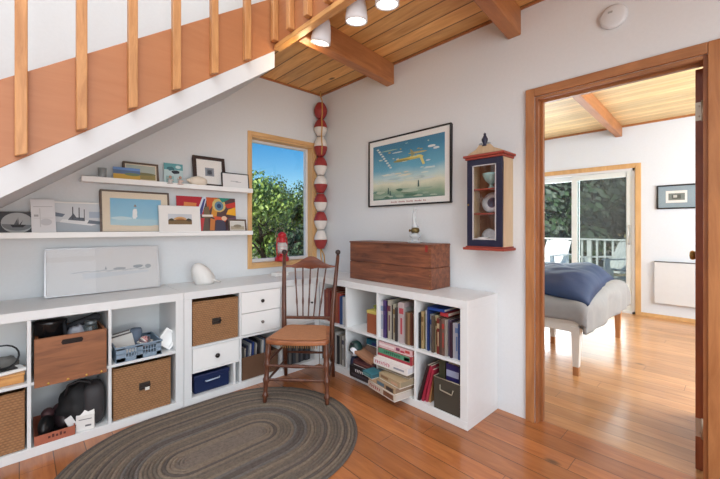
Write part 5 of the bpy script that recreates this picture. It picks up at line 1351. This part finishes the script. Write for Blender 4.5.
# ------------------------------------------------------------------ lights
for (loc, rot, lb) in ((HEADS[0], (R(14), R(0), 0), 'white track lamp head half hidden by the landing edge'), (HEADS[1], (R(6), R(-4), 0), 'middle white track lamp head under the boarded ceiling'), (HEADS[2], (R(4), R(-4), 0), 'white track lamp head cut by the top of the picture')):
    track_head(loc, rot, lb)
def area(name, loc, target, sx, sy, power, col=(1, 1, 1)):
    l = bpy.data.lights.new(name, 'AREA'); l.shape = 'RECTANGLE'; l.size = sx; l.size_y = sy; l.energy = power; l.color = col
    o = bpy.data.objects.new(name, l); COL.objects.link(o); o.location = loc
    o.rotation_euler = (Vector(target)-Vector(loc)).to_track_quat('-Z', 'Y').to_euler()
    return o
area('daylight_front', (-.85, YF-.2, 2.4), (-.85, 3, 1.9), 3.9, 3.6, 150, (.95, .98, 1))
area('overhead_fill', (-1.2, .2, HZ-.05), (-1.2, .2, 0), 3.6, 4.6, 160, (.97, .985, 1))  # added soft fill lamp below the closed high ceiling, no skylight there
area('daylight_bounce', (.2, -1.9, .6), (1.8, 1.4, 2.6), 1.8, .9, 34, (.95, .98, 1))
area('bedroom_daylight', (XFAR+.3, 1.95, 1.05), (3, 1.95, .9), 1.8, 1.9, 95, (.86, .94, 1))
area('bedroom_fill_light', (4.2, -1.5, 1.7), (4.2, 3, 1.4), 2.6, 1.6, 125, (.88, .95, 1))  # added lamp to brighten the bedroom; the wall behind it has no window
def point(name, loc, power, col, r=.04):
    l = bpy.data.lights.new(name, 'POINT'); l.energy = power; l.color = col; l.shadow_soft_size = r
    o = bpy.data.objects.new(name, l); COL.objects.link(o); o.location = loc; return o
point('track_glow', (1.40, 2.02, 2.36), 1.6, (1, .72, .4))
sun = bpy.data.lights.new('sun', 'SUN'); sun.energy = 5.5; sun.angle = R(1); sun.color = (1, .95, .86)
so = bpy.data.objects.new('sun', sun); COL.objects.link(so)
so.rotation_euler = Vector((1, .12, -.85)).to_track_quat('-Z', 'Y').to_euler()

w = bpy.data.worlds.new('sky_world'); bpy.context.scene.world = w; w.use_nodes = True
nt = w.node_tree; bg = nt.nodes['Background']
sky = nt.nodes.new('ShaderNodeTexSky'); sky.sky_type = 'NISHITA'; sky.sun_disc = False; sky.sun_elevation = R(40); sky.sun_rotation = R(250); sky.air_density = 1.0; sky.dust_density = .3; sky.ozone_density = 1.5
hs = nt.nodes.new('ShaderNodeHueSaturation'); hs.inputs['Saturation'].default_value = 1.6
nt.links.new(sky.outputs[0], hs.inputs['Color']); nt.links.new(hs.outputs[0], bg.inputs[0]); bg.inputs[1].default_value = .13

# ------------------------------------------------------------------ camera
cam = bpy.data.cameras.new('camera'); co = bpy.data.objects.new('camera', cam); COL.objects.link(co)
co.location = (0, 0, 1.21); co.rotation_euler = (R(90), 0, R(-43.5))
cam.sensor_width = 36; cam.lens = 17.95; cam.shift_y = -12.5/720; cam.clip_start = .02
sc = bpy.context.scene; sc.camera = co
sc.view_settings.view_transform = 'Standard'; sc.view_settings.exposure = 0
sc.cycles.max_bounces = 8; sc.cycles.diffuse_bounces = 5; sc.cycles.transparent_max_bounces = 12
try: sc.cycles.use_denoising = True
except Exception: pass
